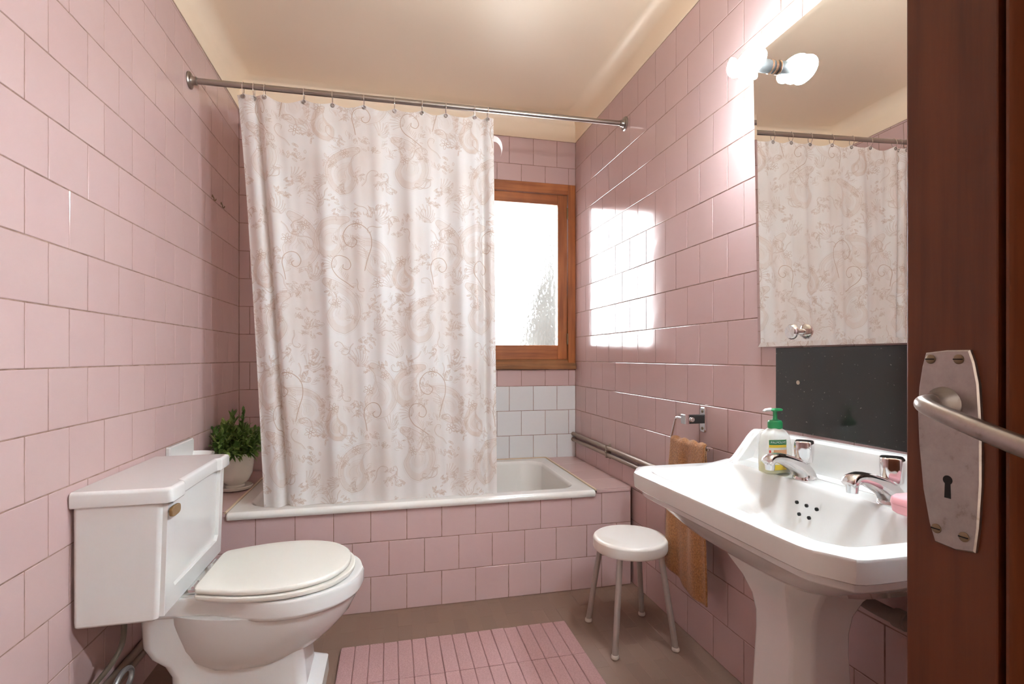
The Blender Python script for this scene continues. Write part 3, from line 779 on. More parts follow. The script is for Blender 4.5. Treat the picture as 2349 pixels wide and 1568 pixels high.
# paisley print painted into an array, then used as two masks by the material
def paint():
    Wc, Hc = 1024, 2048; S = 1600.0
    tint = np.zeros((Hc, Wc), np.float32); line = np.zeros((Hc, Wc), np.float32)
    R = random.Random(3)
    LX, LY, LW, LV = [], [], [], []
    def stroke(pts, w=2.2, val=1.0, n=None):
        P = np.array(pts, float)
        seg = np.hypot(*(P[1:] - P[:-1]).T); Lc = np.concatenate([[0], np.cumsum(seg)])
        k = max(4, int(Lc[-1] / 0.9)) if n is None else n
        q = np.linspace(0, Lc[-1], k)
        LX.append(np.interp(q, Lc, P[:, 0])); LY.append(np.interp(q, Lc, P[:, 1]))
        LW.append(np.full(k, w)); LV.append(np.full(k, val))
    def dots(pts, step, w, val):
        P = np.array(pts, float); seg = np.hypot(*(P[1:] - P[:-1]).T); Lc = np.concatenate([[0], np.cumsum(seg)])
        q = np.arange(0, Lc[-1], step)
        LX.append(np.interp(q, Lc, P[:, 0])); LY.append(np.interp(q, Lc, P[:, 1])); LW.append(np.full(len(q), w)); LV.append(np.full(len(q), val))
    def fill(pts, val, soft=4.0, mode='max', grain=0.0):
        P = np.array(pts, float); x0, y0 = P.min(0) - 6; x1, y1 = P.max(0) + 6
        xs = np.arange(int(x0), int(x1)); ys = np.arange(int(y0), int(y1)); X, Y = np.meshgrid(xs, ys)
        ins = np.zeros(X.shape, bool); Q = np.roll(P, -1, 0)
        for (ax, ay), (bx, by) in zip(P, Q):
            if ay == by: continue
            c = ((ay > Y) != (by > Y)) & (X < (bx - ax) * (Y - ay) / (by - ay) + ax); ins ^= c
        yi, xi = np.nonzero(ins); yy = (ys[yi]) % Hc; xx = (xs[xi]) % Wc
        if mode == 'max': tint[yy, xx] = np.maximum(tint[yy, xx], val)
        elif mode == 'set': tint[yy, xx] = val
        else: tint[yy, xx] += val
    def tr(pts, ox, oy, ang, sc, flip=1):
        c, s_ = math.cos(ang), math.sin(ang)
        return [(ox + sc * (flip * x * c - y * s_), oy + sc * (flip * x * s_ + y * c)) for x, y in pts]
    def crook(ox, oy, ang, sc, flip):
        # stem rising from a point, curling over at the top
        P = [(0, 0), (0.10, 0.25), (0.22, 0.52), (0.22, 0.78), (0.06, 0.97), (-0.16, 0.98), (-0.32, 0.80), (-0.30, 0.60), (-0.16, 0.52), (-0.06, 0.62), (-0.12, 0.71)]
        Q = tr(spline(P, 60), ox, oy, ang, sc, flip); stroke(Q, 3.0, 1.0); stroke([(x + 3, y + 2) for x, y in Q], 1.6, 0.5)
        for k in range(9):   # little twig inside
            f = k / 9; a = tr([(0.07 + 0.03 * f, 0.25 + 0.42 * f), (-0.04 - 0.05 * math.sin(k), 0.33 + 0.42 * f)], ox, oy, ang, sc, flip); stroke(a, 1.7, 0.6)
    def drop(ox, oy, ang, sc, flip, val, rings=4):
        P = [(0.0, 0.0), (0.20, 0.10), (0.34, 0.34), (0.30, 0.62), (0.10, 0.86), (-0.16, 0.98), (-0.22, 0.90), (-0.10, 0.74), (-0.14, 0.52), (-0.26, 0.34), (-0.18, 0.10), (0.0, 0.0)]
        Q = spline(P, 70); cx, cy = 0.03, 0.38
        fill(tr(Q, ox, oy, ang, sc, flip), val * 1.35)
        stroke(tr(Q, ox, oy, ang, sc, flip), 2.0, 0.55); dots(tr([(cx + (x - cx) * 1.09, cy + (y - cy) * 1.07) for x, y in Q], ox, oy, ang, sc, flip), 9, 3.0, 0.5)
        fill(tr([(cx + (x - cx) * 0.66, cy + (y - cy) * 0.66) for x, y in Q], ox, oy, ang, sc, flip), val * 0.55, mode='set')
        fill(tr([(cx + (x - cx) * 0.40, cy + (y - cy) * 0.40) for x, y in Q], ox, oy, ang, sc, flip), val * 0.95, mode='set')
        for r in np.linspace(0.85, 0.25, rings):
            stroke(tr([(cx + (x - cx) * r, cy + (y - cy) * r) for x, y in Q[8:60]], ox, oy, ang, sc, flip), 1.5, 0.36)
    def fan(ox, oy, ang, sc, n=8, spread=1.5):
        for k in range(n):
            a = ang + spread * (k / (n - 1) - 0.5); l = sc * (0.7 + 0.3 * math.sin(math.pi * k / (n - 1))) 
            P = [(0.15 * sc * math.cos(ang), 0.15 * sc * math.sin(ang)), (l * 0.6 * math.cos(a), l * 0.6 * math.sin(a)), (l * math.cos(a + 0.2), l * math.sin(a + 0.2))]
            Q = [(ox + x, oy + y) for x, y in spline(P, 14)]; stroke(Q, 1.8, 0.55)
            stroke([(x + 4 * math.sin(a), y - 4 * math.cos(a)) for x, y in Q[4:]], 1.5, 0.4)
            if k % 2: e = Q[-1]; stroke([(e[0] + 4 * math.cos(v_), e[1] + 4 * math.sin(v_)) for v_ in np.linspace(0, 6.3, 9)], 1.3, 0.4)
    def cluster(ox, oy, sc, n):
        for k in range(n):
            a = R.uniform(0, 6.28); r = sc * math.sqrt(R.random()); x, y = ox + r * math.cos(a), oy + r * math.sin(a); b_ = R.uniform(0, 6.28); l = R.uniform(9, 20); w = R.uniform(3, 7)
            Q = [(x + l * math.cos(t_) * math.cos(b_) - w * math.sin(t_) * math.sin(b_), y + l * math.cos(t_) * math.sin(b_) + w * math.sin(t_) * math.cos(b_)) for t_ in np.linspace(0, 6.28, 13)]
            stroke(Q, 1.8, 0.6); fill(Q, 0.32)
            if R.random() < 0.4: stroke([(x, y), (x + 22 * math.cos(b_), y + 22 * math.sin(b_))], 1.6, 0.7)
    def flower(ox, oy, sc):
        for k in range(6):
            a = k * 1.047 + 0.3; Q = [(ox + sc * (0.55 + 0.4 * math.cos(t_)) * math.cos(a) - sc * 0.2 * math.sin(t_) * math.sin(a), oy + sc * (0.55 + 0.4 * math.cos(t_)) * math.sin(a) + sc * 0.2 * math.sin(t_) * math.cos(a)) for t_ in np.linspace(0, 6.28, 14)]
            stroke(Q, 1.8, 0.8)
        stroke([(ox + 0.18 * sc * math.cos(t_), oy + 0.18 * sc * math.sin(t_)) for t_ in np.linspace(0, 6.28, 12)], 2.4, 0.9)
    def scroll(ox, oy, ang, sc, flip):
        P = [(0, 0), (0.3, 0.12), (0.55, 0.38), (0.85, 0.45), (1.05, 0.25), (0.95, 0.08), (0.82, 0.14)]
        stroke(tr(spline(P, 30), ox, oy, ang, sc, flip), 2.2, 0.7); stroke(tr(spline([(x * 0.93, y * 0.9 + 0.05) for x, y in P], 30), ox, oy, ang, sc, flip), 1.5, 0.45)
    # soft watercolour ground: broad beige bands with white gaps
    yy, xx = np.mgrid[0:Hc, 0:Wc]
    for r_ in range(2):
        ox, oy = 512 * r_, 1024 * r_
        # large blotches
        for (cx, cy, sx_, sy_, vv) in ((250, 520, 120, 330, 0.42), (640, 760, 130, 260, 0.36), (900, 300, 110, 300, 0.40), (520, 180, 140, 150, 0.33)):
            dx = (xx - cx - ox + Wc / 2) % Wc - Wc / 2; dy = (yy - cy - oy + Hc / 2) % Hc - Hc / 2
            tint[:] = np.maximum(tint, vv * np.exp(-((dx / sx_) ** 4 + (dy / sy_) ** 4)))
    for r_ in range(2):
        ox, oy = 512 * r_, 1024 * r_
        drop(ox + 180, oy + 120, 0.15, 400, 1, 0.34); drop(ox + 700, oy + 60, -0.2, 360, -1, 0.40); drop(ox + 470, oy + 520, 0.5, 330, 1, 0.32)
        drop(ox + 900, oy + 560, -0.1, 390, 1, 0.30); drop(ox + 60, oy + 640, -0.35, 340, -1, 0.40); drop(ox + 640, oy + 420, 0.3, 240, -1, 0.55)
        crook(ox + 330, oy + 560, 0.12, 330, 1); crook(ox + 250, oy + 440, 0.55, 240, -1); crook(ox + 820, oy + 480, -0.25, 200, -1)
        fan(ox + 520, oy + 430, 1.9, 130); fan(ox + 760, oy + 900, 1.2, 150, 9); fan(ox + 140, oy + 560, 2.3, 120); fan(ox + 960, oy + 480, 0.8, 120); fan(ox + 400, oy + 900, 0.6, 140); fan(ox + 30, oy + 960, 1.6, 130)
        fan(ox + 620, oy + 110, 2.6, 110); fan(ox + 360, oy + 150, 0.3, 110)
        for cx, cy, sc, n in ((420, 330, 60, 16), (560, 880, 70, 20), (860, 420, 55, 14), (200, 760, 70, 18), (980, 160, 60, 16), (330, 70, 55, 14), (760, 640, 60, 16), (100, 430, 50, 12), (640, 280, 50, 12), (480, 990, 55, 14)):
            cluster(ox + cx, oy + cy, sc, n)
        for cx, cy, sc in ((420, 480, 42), (840, 760, 38), (130, 330, 36), (590, 640, 40), (740, 350, 34), (290, 880, 38), (960, 860, 36)): flower(ox + cx, oy + cy, sc)
        for k in range(26):
            cluster(ox + R.uniform(0, 1024), oy + R.uniform(0, 1024), R.uniform(25, 50), R.choice((6, 8, 10)))
        for k in range(44):
            px_, py_, a_ = ox + R.uniform(0, 1024), oy + R.uniform(0, 1024), R.uniform(0, 6.28)
            for q_ in range(7):     # short parallel feather strokes
                b2 = a_ + 0.5 * math.sin(q_); x_, y_ = px_ + 9 * q_ * math.cos(a_ + 1.3), py_ + 9 * q_ * math.sin(a_ + 1.3)
                stroke(spline([(x_, y_), (x_ + 20 * math.cos(b2), y_ + 20 * math.sin(b2)), (x_ + 38 * math.cos(b2 + 0.35), y_ + 38 * math.sin(b2 + 0.35))], 10), 1.7, 0.5)
        for k in range(16): scroll(ox + R.uniform(0, 1024), oy + R.uniform(0, 1024), R.uniform(0, 6.28), R.uniform(80, 150), R.choice((-1, 1)))
    X = np.concatenate(LX); Y = np.concatenate(LY); Wd = np.concatenate(LW); V = np.concatenate(LV)
    xi = np.floor(X).astype(int); yi = np.floor(Y).astype(int)
    for dy in range(-3, 5):
        for dx in range(-3, 5):
            d = np.hypot(xi + dx - X, yi + dy - Y); a = (V * np.clip(Wd / 2 + 0.7 - d, 0, 1)).astype(np.float32)
            k = a > 0.01
            np.maximum.at(line, ((yi[k] + dy) % Hc, (xi[k] + dx) % Wc), a[k])
    for _ in range(3):     # watercolour softness
        tint = (tint + np.roll(tint, 2, 0) + np.roll(tint, -2, 0) + np.roll(tint, 2, 1) + np.roll(tint, -2, 1)) / 5
    px = np.zeros((Hc, Wc, 4), np.float32); px[..., 0] = np.clip(tint, 0, 1); px[..., 1] = np.clip(line, 0, 1); px[..., 3] = 1
    im = bpy.data.images.new('paisley_masks', Wc, Hc, alpha=False, float_buffer=False)
    im.colorspace_settings.name = 'Non-Color'
    im.pixels.foreach_set(px.ravel()); im.update(); im.pack()
    return im
m_cur = bpy.data.materials.new('paisley_curtain_cloth'); m_cur.use_nodes = True
N = m_cur.node_tree.nodes; L = m_cur.node_tree.links; pb = N['Principled BSDF']
tex = N.new('ShaderNodeTexImage'); tex.image = paint(); tex.interpolation = 'Linear'
uvn = N.new('ShaderNodeUVMap'); uvn.uv_map = 'cloth'; L.new(uvn.outputs[0], tex.inputs[0])
sp = N.new('ShaderNodeSeparateColor'); L.new(tex.outputs['Color'], sp.inputs[0])
def mixc(fac, a, b_):
    m = N.new('ShaderNodeMix'); m.data_type = 'RGBA'
    L.new(fac, m.inputs[0])
    for i, c in ((6, a), (7, b_)):
        if isinstance(c, tuple): m.inputs[i].default_value = (*c, 1)
        else: L.new(c, m.inputs[i])
    return m.outputs[2]
tcn = N.new('ShaderNodeTexNoise'); tcn.inputs['Scale'].default_value = 14; tcn.inputs['Detail'].default_value = 5
L.new(uvn.outputs[0], tcn.inputs['Vector'])
mu = N.new('ShaderNodeMath'); mu.operation = 'MULTIPLY'; L.new(sp.outputs[0], mu.inputs[0])
mr = N.new('ShaderNodeMapRange'); mr.inputs['From Min'].default_value = 0.36; mr.inputs['From Max'].default_value = 0.7; mr.inputs['To Min'].default_value = 0.75; mr.inputs['To Max'].default_value = 1.35
L.new(tcn.outputs['Fac'], mr.inputs['Value']); L.new(mr.outputs[0], mu.inputs[1])
ml = N.new('ShaderNodeMath'); ml.operation = 'MULTIPLY'; ml.inputs[1].default_value = 1.0; L.new(sp.outputs[1], ml.inputs[0])
col = mixc(ml.outputs[0], mixc(mu.outputs[0], (0.88, 0.865, 0.855), (0.755, 0.645, 0.575)), (0.52, 0.36, 0.265))
L.new(col, pb.inputs['Base Color']); pb.inputs['Roughness'].default_value = 0.55
tl = N.new('ShaderNodeBsdfTranslucent'); L.new(col, tl.inputs['Color'])
ms = N.new('ShaderNodeMixShader'); ms.inputs[0].default_value = 0.36
L.new(pb.outputs[0], ms.inputs[1]); L.new(tl.outputs[0], ms.inputs[2]); L.new(ms.outputs[0], N['Material Output'].inputs['Surface'])

ct = root('shower_curtain', (0.0, RY, 0.46), 'white shower curtain with beige paisley print hanging over the bath rim', 'curtain')
b = MB(); b.v = cur_v
b.f = [[j * CN + i, j * CN + i + 1, (j + 1) * CN + i + 1, (j + 1) * CN + i] for j in range(CM - 1) for i in range(CN - 1)]; b.mi = [0] * len(b.f)
cl = obj('cloth', b, m_cur, ct, angle=180)
me = cl.data; ul = me.uv_layers.new(name='cloth')
vi = np.zeros(len(me.loops), np.int32); me.loops.foreach_get('vertex_index', vi)
ul.data.foreach_set('uv', np.array(uv, np.float32)[vi].ravel())
for k, x in enumerate(RX):
    s = rs[k]; y = RY + folds(s, 0.006); zt = rodp(x)[2] - 0.030
    b = MB(); c = (x, y - 0.001, zt - 0.014); 
    b.tube([(c[0] + 0.0072 * math.cos(a), c[1] - 0.001, c[2] + 0.0072 * math.sin(a)) for a in [2 * math.pi * i / 16 for i in range(16)]], 0.0022, 8, closed=True)
    obj('grommet', b, m_steel, ct)
    rp = rodp(x); path = []
    top = rp[2] + 0.0150
    for i in range(28):     # teardrop wire loop over the rod, through the grommet
        a = 2 * math.pi * i / 28; zc = (top + c[2] - 0.003) / 2; h = (top - c[2] + 0.003) / 2
        wy = 0.0165 if math.sin(a) > 0 else 0.0165 * (1 - 0.55 * -math.sin(a))
        path.append((x, rp[1] + (c[1] - rp[1]) * (0.5 - 0.5 * math.sin(a)) + wy * math.cos(a), zc + h * math.sin(a)))
    b = MB(); b.tube(path, 0.0013, 7, closed=True)
    o = obj('curtain_ring', b, m_chrome, None, origin=(x, rp[1], top))
    tag(o, 'thin wire curtain ring on the rod, %s from the toilet side' % ords[k] if k < 10 else 'thin wire curtain ring on the rod, nearest the window side', 'curtain ring', 'curtain rings')
b = MB()
tp = spline([(0.462, RY - 0.004, 2.085), (0.480, RY - 0.008, 2.078), (0.496, RY - 0.006, 2.060), (0.503, RY, 2.035), (0.500, RY + 0.004, 2.015)], 14)
b.loft([[(x, y, z - 0.013 + 0.004 * i / 13), (x, y + 0.001, z - 0.013 + 0.004 * i / 13), (x + 0.006, y + 0.001, z + 0.013 - 0.004 * i / 13), (x + 0.006, y, z + 0.013 - 0.004 * i / 13)] for i, (x, y, z) in enumerate(tp)], True, True)
obj('tie_strap', b, mat('white_ribbon', (0.82, 0.80, 0.79), 0.5), ct)

# ------------------------------------------------------------------ toilet
TC = 1.776
toi = root('toilet', (-0.42, TC, 0), 'white close coupled toilet with closed ivory seat against the left wall', 'toilet')
def sym(half):
    """closed outline from a half profile (x, half-width) back to front"""
    a = [(x, TC - w) for x, w in half]; c = [(x, TC + w) for x, w in half[::-1]]
    return a[:] + c[1:-1] if abs(half[0][1]) < 1e-9 else a + c[1:]
RIMH = spline([(-0.70, 0.118), (-0.64, 0.120), (-0.56, 0.124), (-0.50, 0.135), (-0.44, 0.163), (-0.37, 0.192), (-0.29, 0.203), (-0.21, 0.188), (-0.14, 0.140), (-0.10, 0.080), (-0.083, 0.0)], 44)
def rim(dx, dw, z, cut=-0.70):
    out = []
    for x, w in RIMH:
        f = (x - RIMH[0][0]) / (-0.083 + 0.70)
        out.append((x - dx * f, max(0.0, w - dw * (1 if w > 0.03 else w / 0.03))))
    return [(x, y, z) for x, y in sym(out)]
b = MB()
b.loft([rim(0.02, 0.02, 0.322), rim(0.012, 0.010, 0.326), rim(0.004, 0.003, 0.333), rim(0.0, 0.0, 0.342), rim(0.0, 0.0, 0.378), rim(0.003, 0.003, 0.384), rim(0.012, 0.012, 0.3865)], True, True)
def egg(xb, xt, hw, z, n=56, p=2.0, cf=0.45):
    cx = xb + (xt - xb) * cf; out = []
    for k in range(n):
        a = 2 * math.pi * k / n; ca, sa = math.cos(a), math.sin(a)
        rx = (xt - cx) if ca > 0 else (cx - xb)
        out.append((cx + rx * math.copysign(abs(ca) ** (2 / p), ca), TC + hw * math.copysign(abs(sa) ** (2 / p), sa), z))
    return out
b.loft([egg(-0.68, -0.098, 0.188, 0.335, cf=0.64), egg(-0.68, -0.104, 0.184, 0.310, cf=0.64), egg(-0.67, -0.125, 0.174, 0.270, cf=0.63), egg(-0.66, -0.162, 0.157, 0.228, cf=0.60), egg(-0.64, -0.205, 0.138, 0.190, cf=0.56), egg(-0.60, -0.25, 0.116, 0.160, cf=0.52), egg(-0.56, -0.30, 0.08, 0.142, cf=0.5), egg(-0.48, -0.34, 0.03, 0.135)], True, True)
def pbox(xb, xf, hw, z, r=0.03): return rrect(xb, xf, TC - hw, TC + hw, r, z, 5)
b.loft([pbox(-0.630, -0.205, 0.122, 0.0, 0.015), pbox(-0.630, -0.207, 0.120, 0.050, 0.015), pbox(-0.622, -0.222, 0.114, 0.058, 0.02), pbox(-0.615, -0.248, 0.106, 0.072), pbox(-0.620, -0.255, 0.104, 0.15), pbox(-0.640, -0.26, 0.106, 0.185), pbox(-0.672, -0.27, 0.110, 0.212),
        pbox(-0.690, -0.28, 0.112, 0.245), pbox(-0.695, -0.31, 0.114, 0.33), pbox(-0.695, -0.33, 0.114, 0.350)], True, True)
obj('bowl', b, m_ceramic, toi, angle=40)
SEATH = [(-0.545, 0.0), (-0.545, 0.125), (-0.538, 0.145), (-0.52, 0.156), (-0.46, 0.178), (-0.40, 0.193), (-0.33, 0.198), (-0.26, 0.187), (-0.19, 0.152), (-0.145, 0.094), (-0.127, 0.04), (-0.124, 0.0)]
SEATP = [SEATH[0], (-0.545, 0.06)] + spline(SEATH[1:], 40)
def seatl(k, dx, z):
    cx = -0.33
    return [(cx + (x - cx) * k + dx, TC + (y - TC) * k, z) for x, y in sym(SEATP)]
b = MB(); b.loft([seatl(0.99, 0.008, 0.3885), seatl(1.02, 0.008, 0.3905), seatl(1.03, 0.008, 0.396), seatl(1.024, 0.008, 0.402), seatl(1.0, 0.008, 0.4045)], True, True)
obj('seat_ring', b, m_seat, toi, angle=50)
b = MB(); b.loft([seatl(0.965, 0, 0.4075), seatl(0.99, 0, 0.408), seatl(1.0, 0, 0.413), seatl(0.995, 0, 0.420), seatl(0.97, 0, 0.4235), seatl(0.80, 0, 0.425), seatl(0.4, 0, 0.4255)], True, True)
obj('seat_lid', b, m_seat, toi, angle=50)
for s_ in (-1, 1):
    b = MB(); y = TC + s_ * 0.085
    b.box(-0.572, -0.535, y - 0.014, y + 0.014, 0.3865, 0.402); b.tube([(-0.556, y - 0.02, 0.407), (-0.556, y + 0.02, 0.407)], 0.007, 12)
    obj('hinge', b, m_chrome, toi, bevel=0.002)
for x, y in ((-0.37, TC - 0.17), (-0.19, TC - 0.14), (-0.37, TC + 0.17)):
    b = MB(); b.lathe([(0.006, 0.0), (0.006, 0.0045)], (x, y, 0.3858), 'z', 10)
    obj('bumper', b, m_seat, toi)
# tank
TY0, TY1 = 1.532, 2.022
def tk(xf, y0, y1, z, r=0.012): return rrect(XL + 0.006, xf, y0, y1, r, z, 4)
b = MB()
b.loft([tk(-0.602, TY0 + 0.006, TY1 - 0.006, 0.383), tk(-0.594, TY0 + 0.002, TY1 - 0.002, 0.388), tk(-0.592, TY0 + 0.001, TY1 - 0.001, 0.40), tk(-0.582, TY0, TY1, 0.692)], True, True)
def fx(z): return -0.592 + (z - 0.40) * 0.010 / 0.292
# raised border on the front face
P = [(TY0 + 0.010, 0.392), (TY1 - 0.010, 0.392), (TY1 - 0.008, 0.690), (TY1 - 0.046, 0.690), (TY1 - 0.046, 0.462), (TY1 - 0.060, 0.446), (TY0 + 0.075, 0.446), (TY0 + 0.060, 0.462), (TY0 + 0.060, 0.690), (TY0 + 0.008, 0.690)]
b.loft([[(fx(z) - 0.002, y, z) for y, z in P], [(fx(z) + 0.011, y, z) for y, z in P]], True, True)
obj('tank', b, m_ceramic, toi, angle=30, bevel=0.007, seg=3)
LY0, LY1 = 1.525, 2.034
def lidl(ins, z):
    f = -0.556 - ins; m_ = -0.568 - ins; P = [(XL + 0.004, LY0 + ins), (f - 0.012, LY0 + ins), (f, LY0 + 0.012 + ins), (f, LY0 + 0.088), (f - 0.002, LY0 + 0.094), (m_ + 0.001, LY0 + 0.100), (m_, LY0 + 0.106), (m_, LY1 - 0.106), (m_ + 0.001, LY1 - 0.100), (f - 0.002, LY1 - 0.094), (f, LY1 - 0.088), (f, LY1 - 0.012 - ins), (f - 0.012, LY1 - ins), (XL + 0.004, LY1 - ins)]
    return [(x, y, z) for x, y in P]
b = MB(); b.loft([lidl(0.003, 0.692), lidl(0.0, 0.696), lidl(0.0, 0.724), lidl(0.003, 0.7305), lidl(0.009, 0.733), lidl(0.012, 0.7331)], True, True)
obj('tank_lid', b, m_ceramic, toi, angle=50)
b = MB(); zc = 0.667
b.loft([[(x, 1.560 + 0.030 * math.copysign(abs(math.cos(a)) ** 0.6, math.cos(a)), zc + 0.014 * math.copysign(abs(math.sin(a)) ** 0.7, math.sin(a)) ) for a in [2 * math.pi * k / 24 for k in range(24)]] for x in (-0.566, -0.5575)], True, True)
b.tube([(-0.58, 1.562, zc), (-0.560, 1.562, zc)], 0.007, 12)
obj('flush_lever', b, m_bronze, toi, bevel=0.002)

# water supply below the tank
sv = root('stop_valve', (-0.75, 1.62, 0.15), 'chrome stop valve with curved hose under the toilet tank', 'valve')
b = MB(); b.tube(spline([(-0.70, 1.600, 0.384), (-0.70, 1.602, 0.340), (-0.703, 1.594, 0.300), (-0.715, 1.575, 0.268), (-0.735, 1.562, 0.240), (-0.755, 1.560, 0.215)], 26), 0.0068, 12)
obj('supply_hose', b, m_hose, sv)
b = MB(); b.lathe([(0.03, 0), (0.032, 0.004), (0.022, 0.010), (0.0135, 0.012), (0.0135, 0.055), (0.010, 0.058)], (XL, 1.60, 0.165), 'x', 24)
b.tube([(-0.755, 1.60, 0.165), (-0.755, 1.565, 0.205), (-0.755, 1.56, 0.222)], 0.009, 12)
obj('valve_body', b, m_chrome, sv)
b = MB(); b.tube([(-0.722, 1.645 + 0.052 * math.cos(a) , 0.172 + 0.030 * math.sin(a)) for a in [2 * math.pi * k / 28 for k in range(28)]], 0.0072, 10, closed=True)
b.tube([(-0.735, 1.60, 0.165), (-0.722, 1.605, 0.165)], 0.010, 12)
obj('valve_loop', b, mat('grey_metal', (0.45, 0.46, 0.46), 0.3, 0.8), sv)
for z, nm in ((0.150, 'upper'), (0.122, 'lower')):
    b = MB(); b.tube([(XL + 0.014, 1.66, z), (XL + 0.014, 2.257, z)], 0.0115, 14)
    o = obj('water_pipe', b, m_pipe, None, origin=(XL + 0.014, 1.9, z)); tag(o, 'dark %s pipe of the pair along the left wall behind the toilet' % nm, 'pipe', 'pipes behind the toilet')

# ------------------------------------------------------------------ pipes on the right wall
for z, nm, y0 in ((0.600, 'upper', 1.18), (0.566, 'lower', 1.18)):
    b = MB(); b.tube([(XR - 0.016, y0, z), (XR - 0.016, YB - 0.012, z), (XR - 0.016, YB - 0.001, z - 0.0)], 0.0110, 16)
    b.lathe([(0.0125, 0.0), (0.0125, 0.012)], (XR - 0.016, YB - 0.013, z), 'y', 16)
    o = obj('water_pipe', b, m_pipe, None, origin=(XR - 0.016, 2.2, z)); tag(o, 'thin brown %s pipe of the pair along the right wall above the bath' % nm, 'pipe', 'pipes beside the bath')
b = MB(); y = 2.52
b.box(XR - 0.008, XR - 0.001, y - 0.006, y + 0.006, 0.545, 0.624); b.box(XR - 0.030, XR - 0.0265, y - 0.006, y + 0.006, 0.552, 0.616)
b.box(XR - 0.030, XR - 0.001, y - 0.005, y + 0.005, 0.6125, 0.616); b.box(XR - 0.030, XR - 0.001, y - 0.005, y + 0.005, 0.5505, 0.554); b.box(XR - 0.030, XR - 0.001, y - 0.005, y + 0.005, 0.580, 0.586)
b.tube([(XR - 0.034, y, 0.583), (XR - 0.026, y, 0.583)], 0.005, 10)
tag(obj('pipe_clip', b, m_pipe, None, origin=(XR, y, 0.58), bevel=0.001), 'small brown double clip holding the two pipes on the right wall', 'clip')

# ------------------------------------------------------------------ towel ring and towel
trg = root('towel_ring', (XR, 1.69, 0.85), 'chrome towel ring with black clamp on the pink wall', 'towel ring')
b = MB(); pl = [(y, z) for y, z, _ in rrect(1.672, 1.708, 0.800, 0.892, 0.010, 0, 5)]
b.loft([[(XR - 0.0003, y, z) for y, z in pl], [(XR - 0.006, y, z) for y, z in pl], [(XR - 0.0085, 1.69 + (y - 1.69) * 0.86, 0.846 + (z - 0.846) * 0.94) for y, z in pl]], True, True)
obj('wall_plate', b, m_chrome, trg, angle=30)
for z in (0.877, 0.815):
    b = MB(); b.lathe([(0.0055, 0.008), (0.0055, 0.0098), (0.0, 0.0102)], (XR, 1.69, z), '-x', 14); obj('screw', b, m_screw, trg)
b = MB(); b.box(XR - 0.074, XR - 0.006, 1.677, 1.703, 0.834, 0.866)
obj('clamp', b, m_black, trg, smooth=False, bevel=0.004)
b = MB(); b.box(XR - 0.088, XR - 0.071, 1.675, 1.705, 0.833, 0.868); b.lathe([(0.009, 0.0), (0.009, 0.003), (0.006, 0.005)], (XR - 0.062, 1.676, 0.850), 'y', 16)
b.lathe([(0.0085, -0.006), (0.0085, 0.0)], (XR - 0.060, 1.676, 0.850), 'y', 16)
obj('clamp_cap', b, m_chrome, trg, bevel=0.003)
RXX = XR - 0.080
path = [(RXX, 1.69, 0.852)] + spline([(RXX, 1.735, 0.852), (RXX, 1.750, 0.849), (RXX, 1.756, 0.838)], 6) + spline([(RXX, 1.782, 0.780), (RXX, 1.783, 0.766), (RXX, 1.772, 0.760)], 6) + [(RXX, 1.56, 0.760), (RXX, 1.545, 0.762), (RXX - 0.001, 1.537, 0.772)]
b = MB(); b.tube(path, 0.0048, 12)
obj('wire_bar', b, m_chrome, trg)
m_tow = mat('brown_terry', (0.27, 0.105, 0.032), 0.95)
v = coords(m_tow); f = noise(m_tow, v, 160, 4, 0.7); f2 = noise(m_tow, v, 18, 3)
c_ = ramp(m_tow, f, [(0.30, (0.19, 0.070, 0.016)), (0.55, (0.38, 0.155, 0.042)), (0.80, (0.54, 0.25, 0.085))])
m_tow.node_tree.links.new(c_, m_tow.node_tree.nodes['Principled BSDF'].inputs['Base Color']); bump(m_tow, f, 0.9, 0.004)
m_tow.node_tree.nodes['Principled BSDF'].inputs['Sheen Weight'].default_value = 0.3
def towel_pt(u, w):
    """u across (0 near .. 1 far), w: from the front hem (0) over the bar (0.5) to the back hem (1)"""
    front = w < 0.5; d = abs(w - 0.5) * 2                # 0 at the bar, 1 at the hem
    L_ = 0.540 if front else 0.40
    y0, y1 = 1.556 - 0.006 * d, 1.772 + 0.028 * d ** 1.2
    if not front: y0, y1 = 1.585, 1.765
    y = y0 + (y1 - y0) * u
    drop = d * L_
    rad = 0.011
    if drop < 0.017 * 1: ang = drop / 0.017 * math.pi / 2; x = RXX - (math.sin(ang) * rad if front else -math.sin(ang) * rad); z = 0.7655 + rad * math.cos(ang) 
    else: x = RXX + (-rad if front else rad); z = 0.7655 - (drop - 0.017)
    fo = 0.0028 * math.sin(19 * u + 3.4 * d + 0.6) + 0.0065 * math.sin(9.5 * u - 1.8 * d + 0.2) 
    amp = sstep(0.0, 0.25, d)
    x += 0.003 + (-1 if front else 1) * (0.002 * amp + (1.0 * fo + 0.002 * d) * amp)
    if not front: x = min(x, XR - 0.016)
    z += 0.018 * u * d if front else 0.0
    z += 0.006 * math.sin(21 * u + 1.0) * (1 - amp) * 0.5
    if front: z += -0.012 * (1 - u) * d + 0.035 * d * max(0, u - 0.25) ** 1.5
    return (x, y, z)
b = MB(); nu, nw = 46, 150
b.grid(lambda u, w: towel_pt(u, w), nu, nw)
tw = obj('hand_towel', b, m_tow, None, angle=180, origin=(RXX, 1.66, 0.76))
md = tw.modifiers.new('thickness', 'SOLIDIFY'); md.thickness = 0.006; md.offset = 0.0
tx = bpy.data.textures.new('terry_pile', 'CLOUDS'); tx.noise_scale = 0.012
tag(tw, 'brown terry hand towel hanging from the chrome ring behind the basin', 'towel')

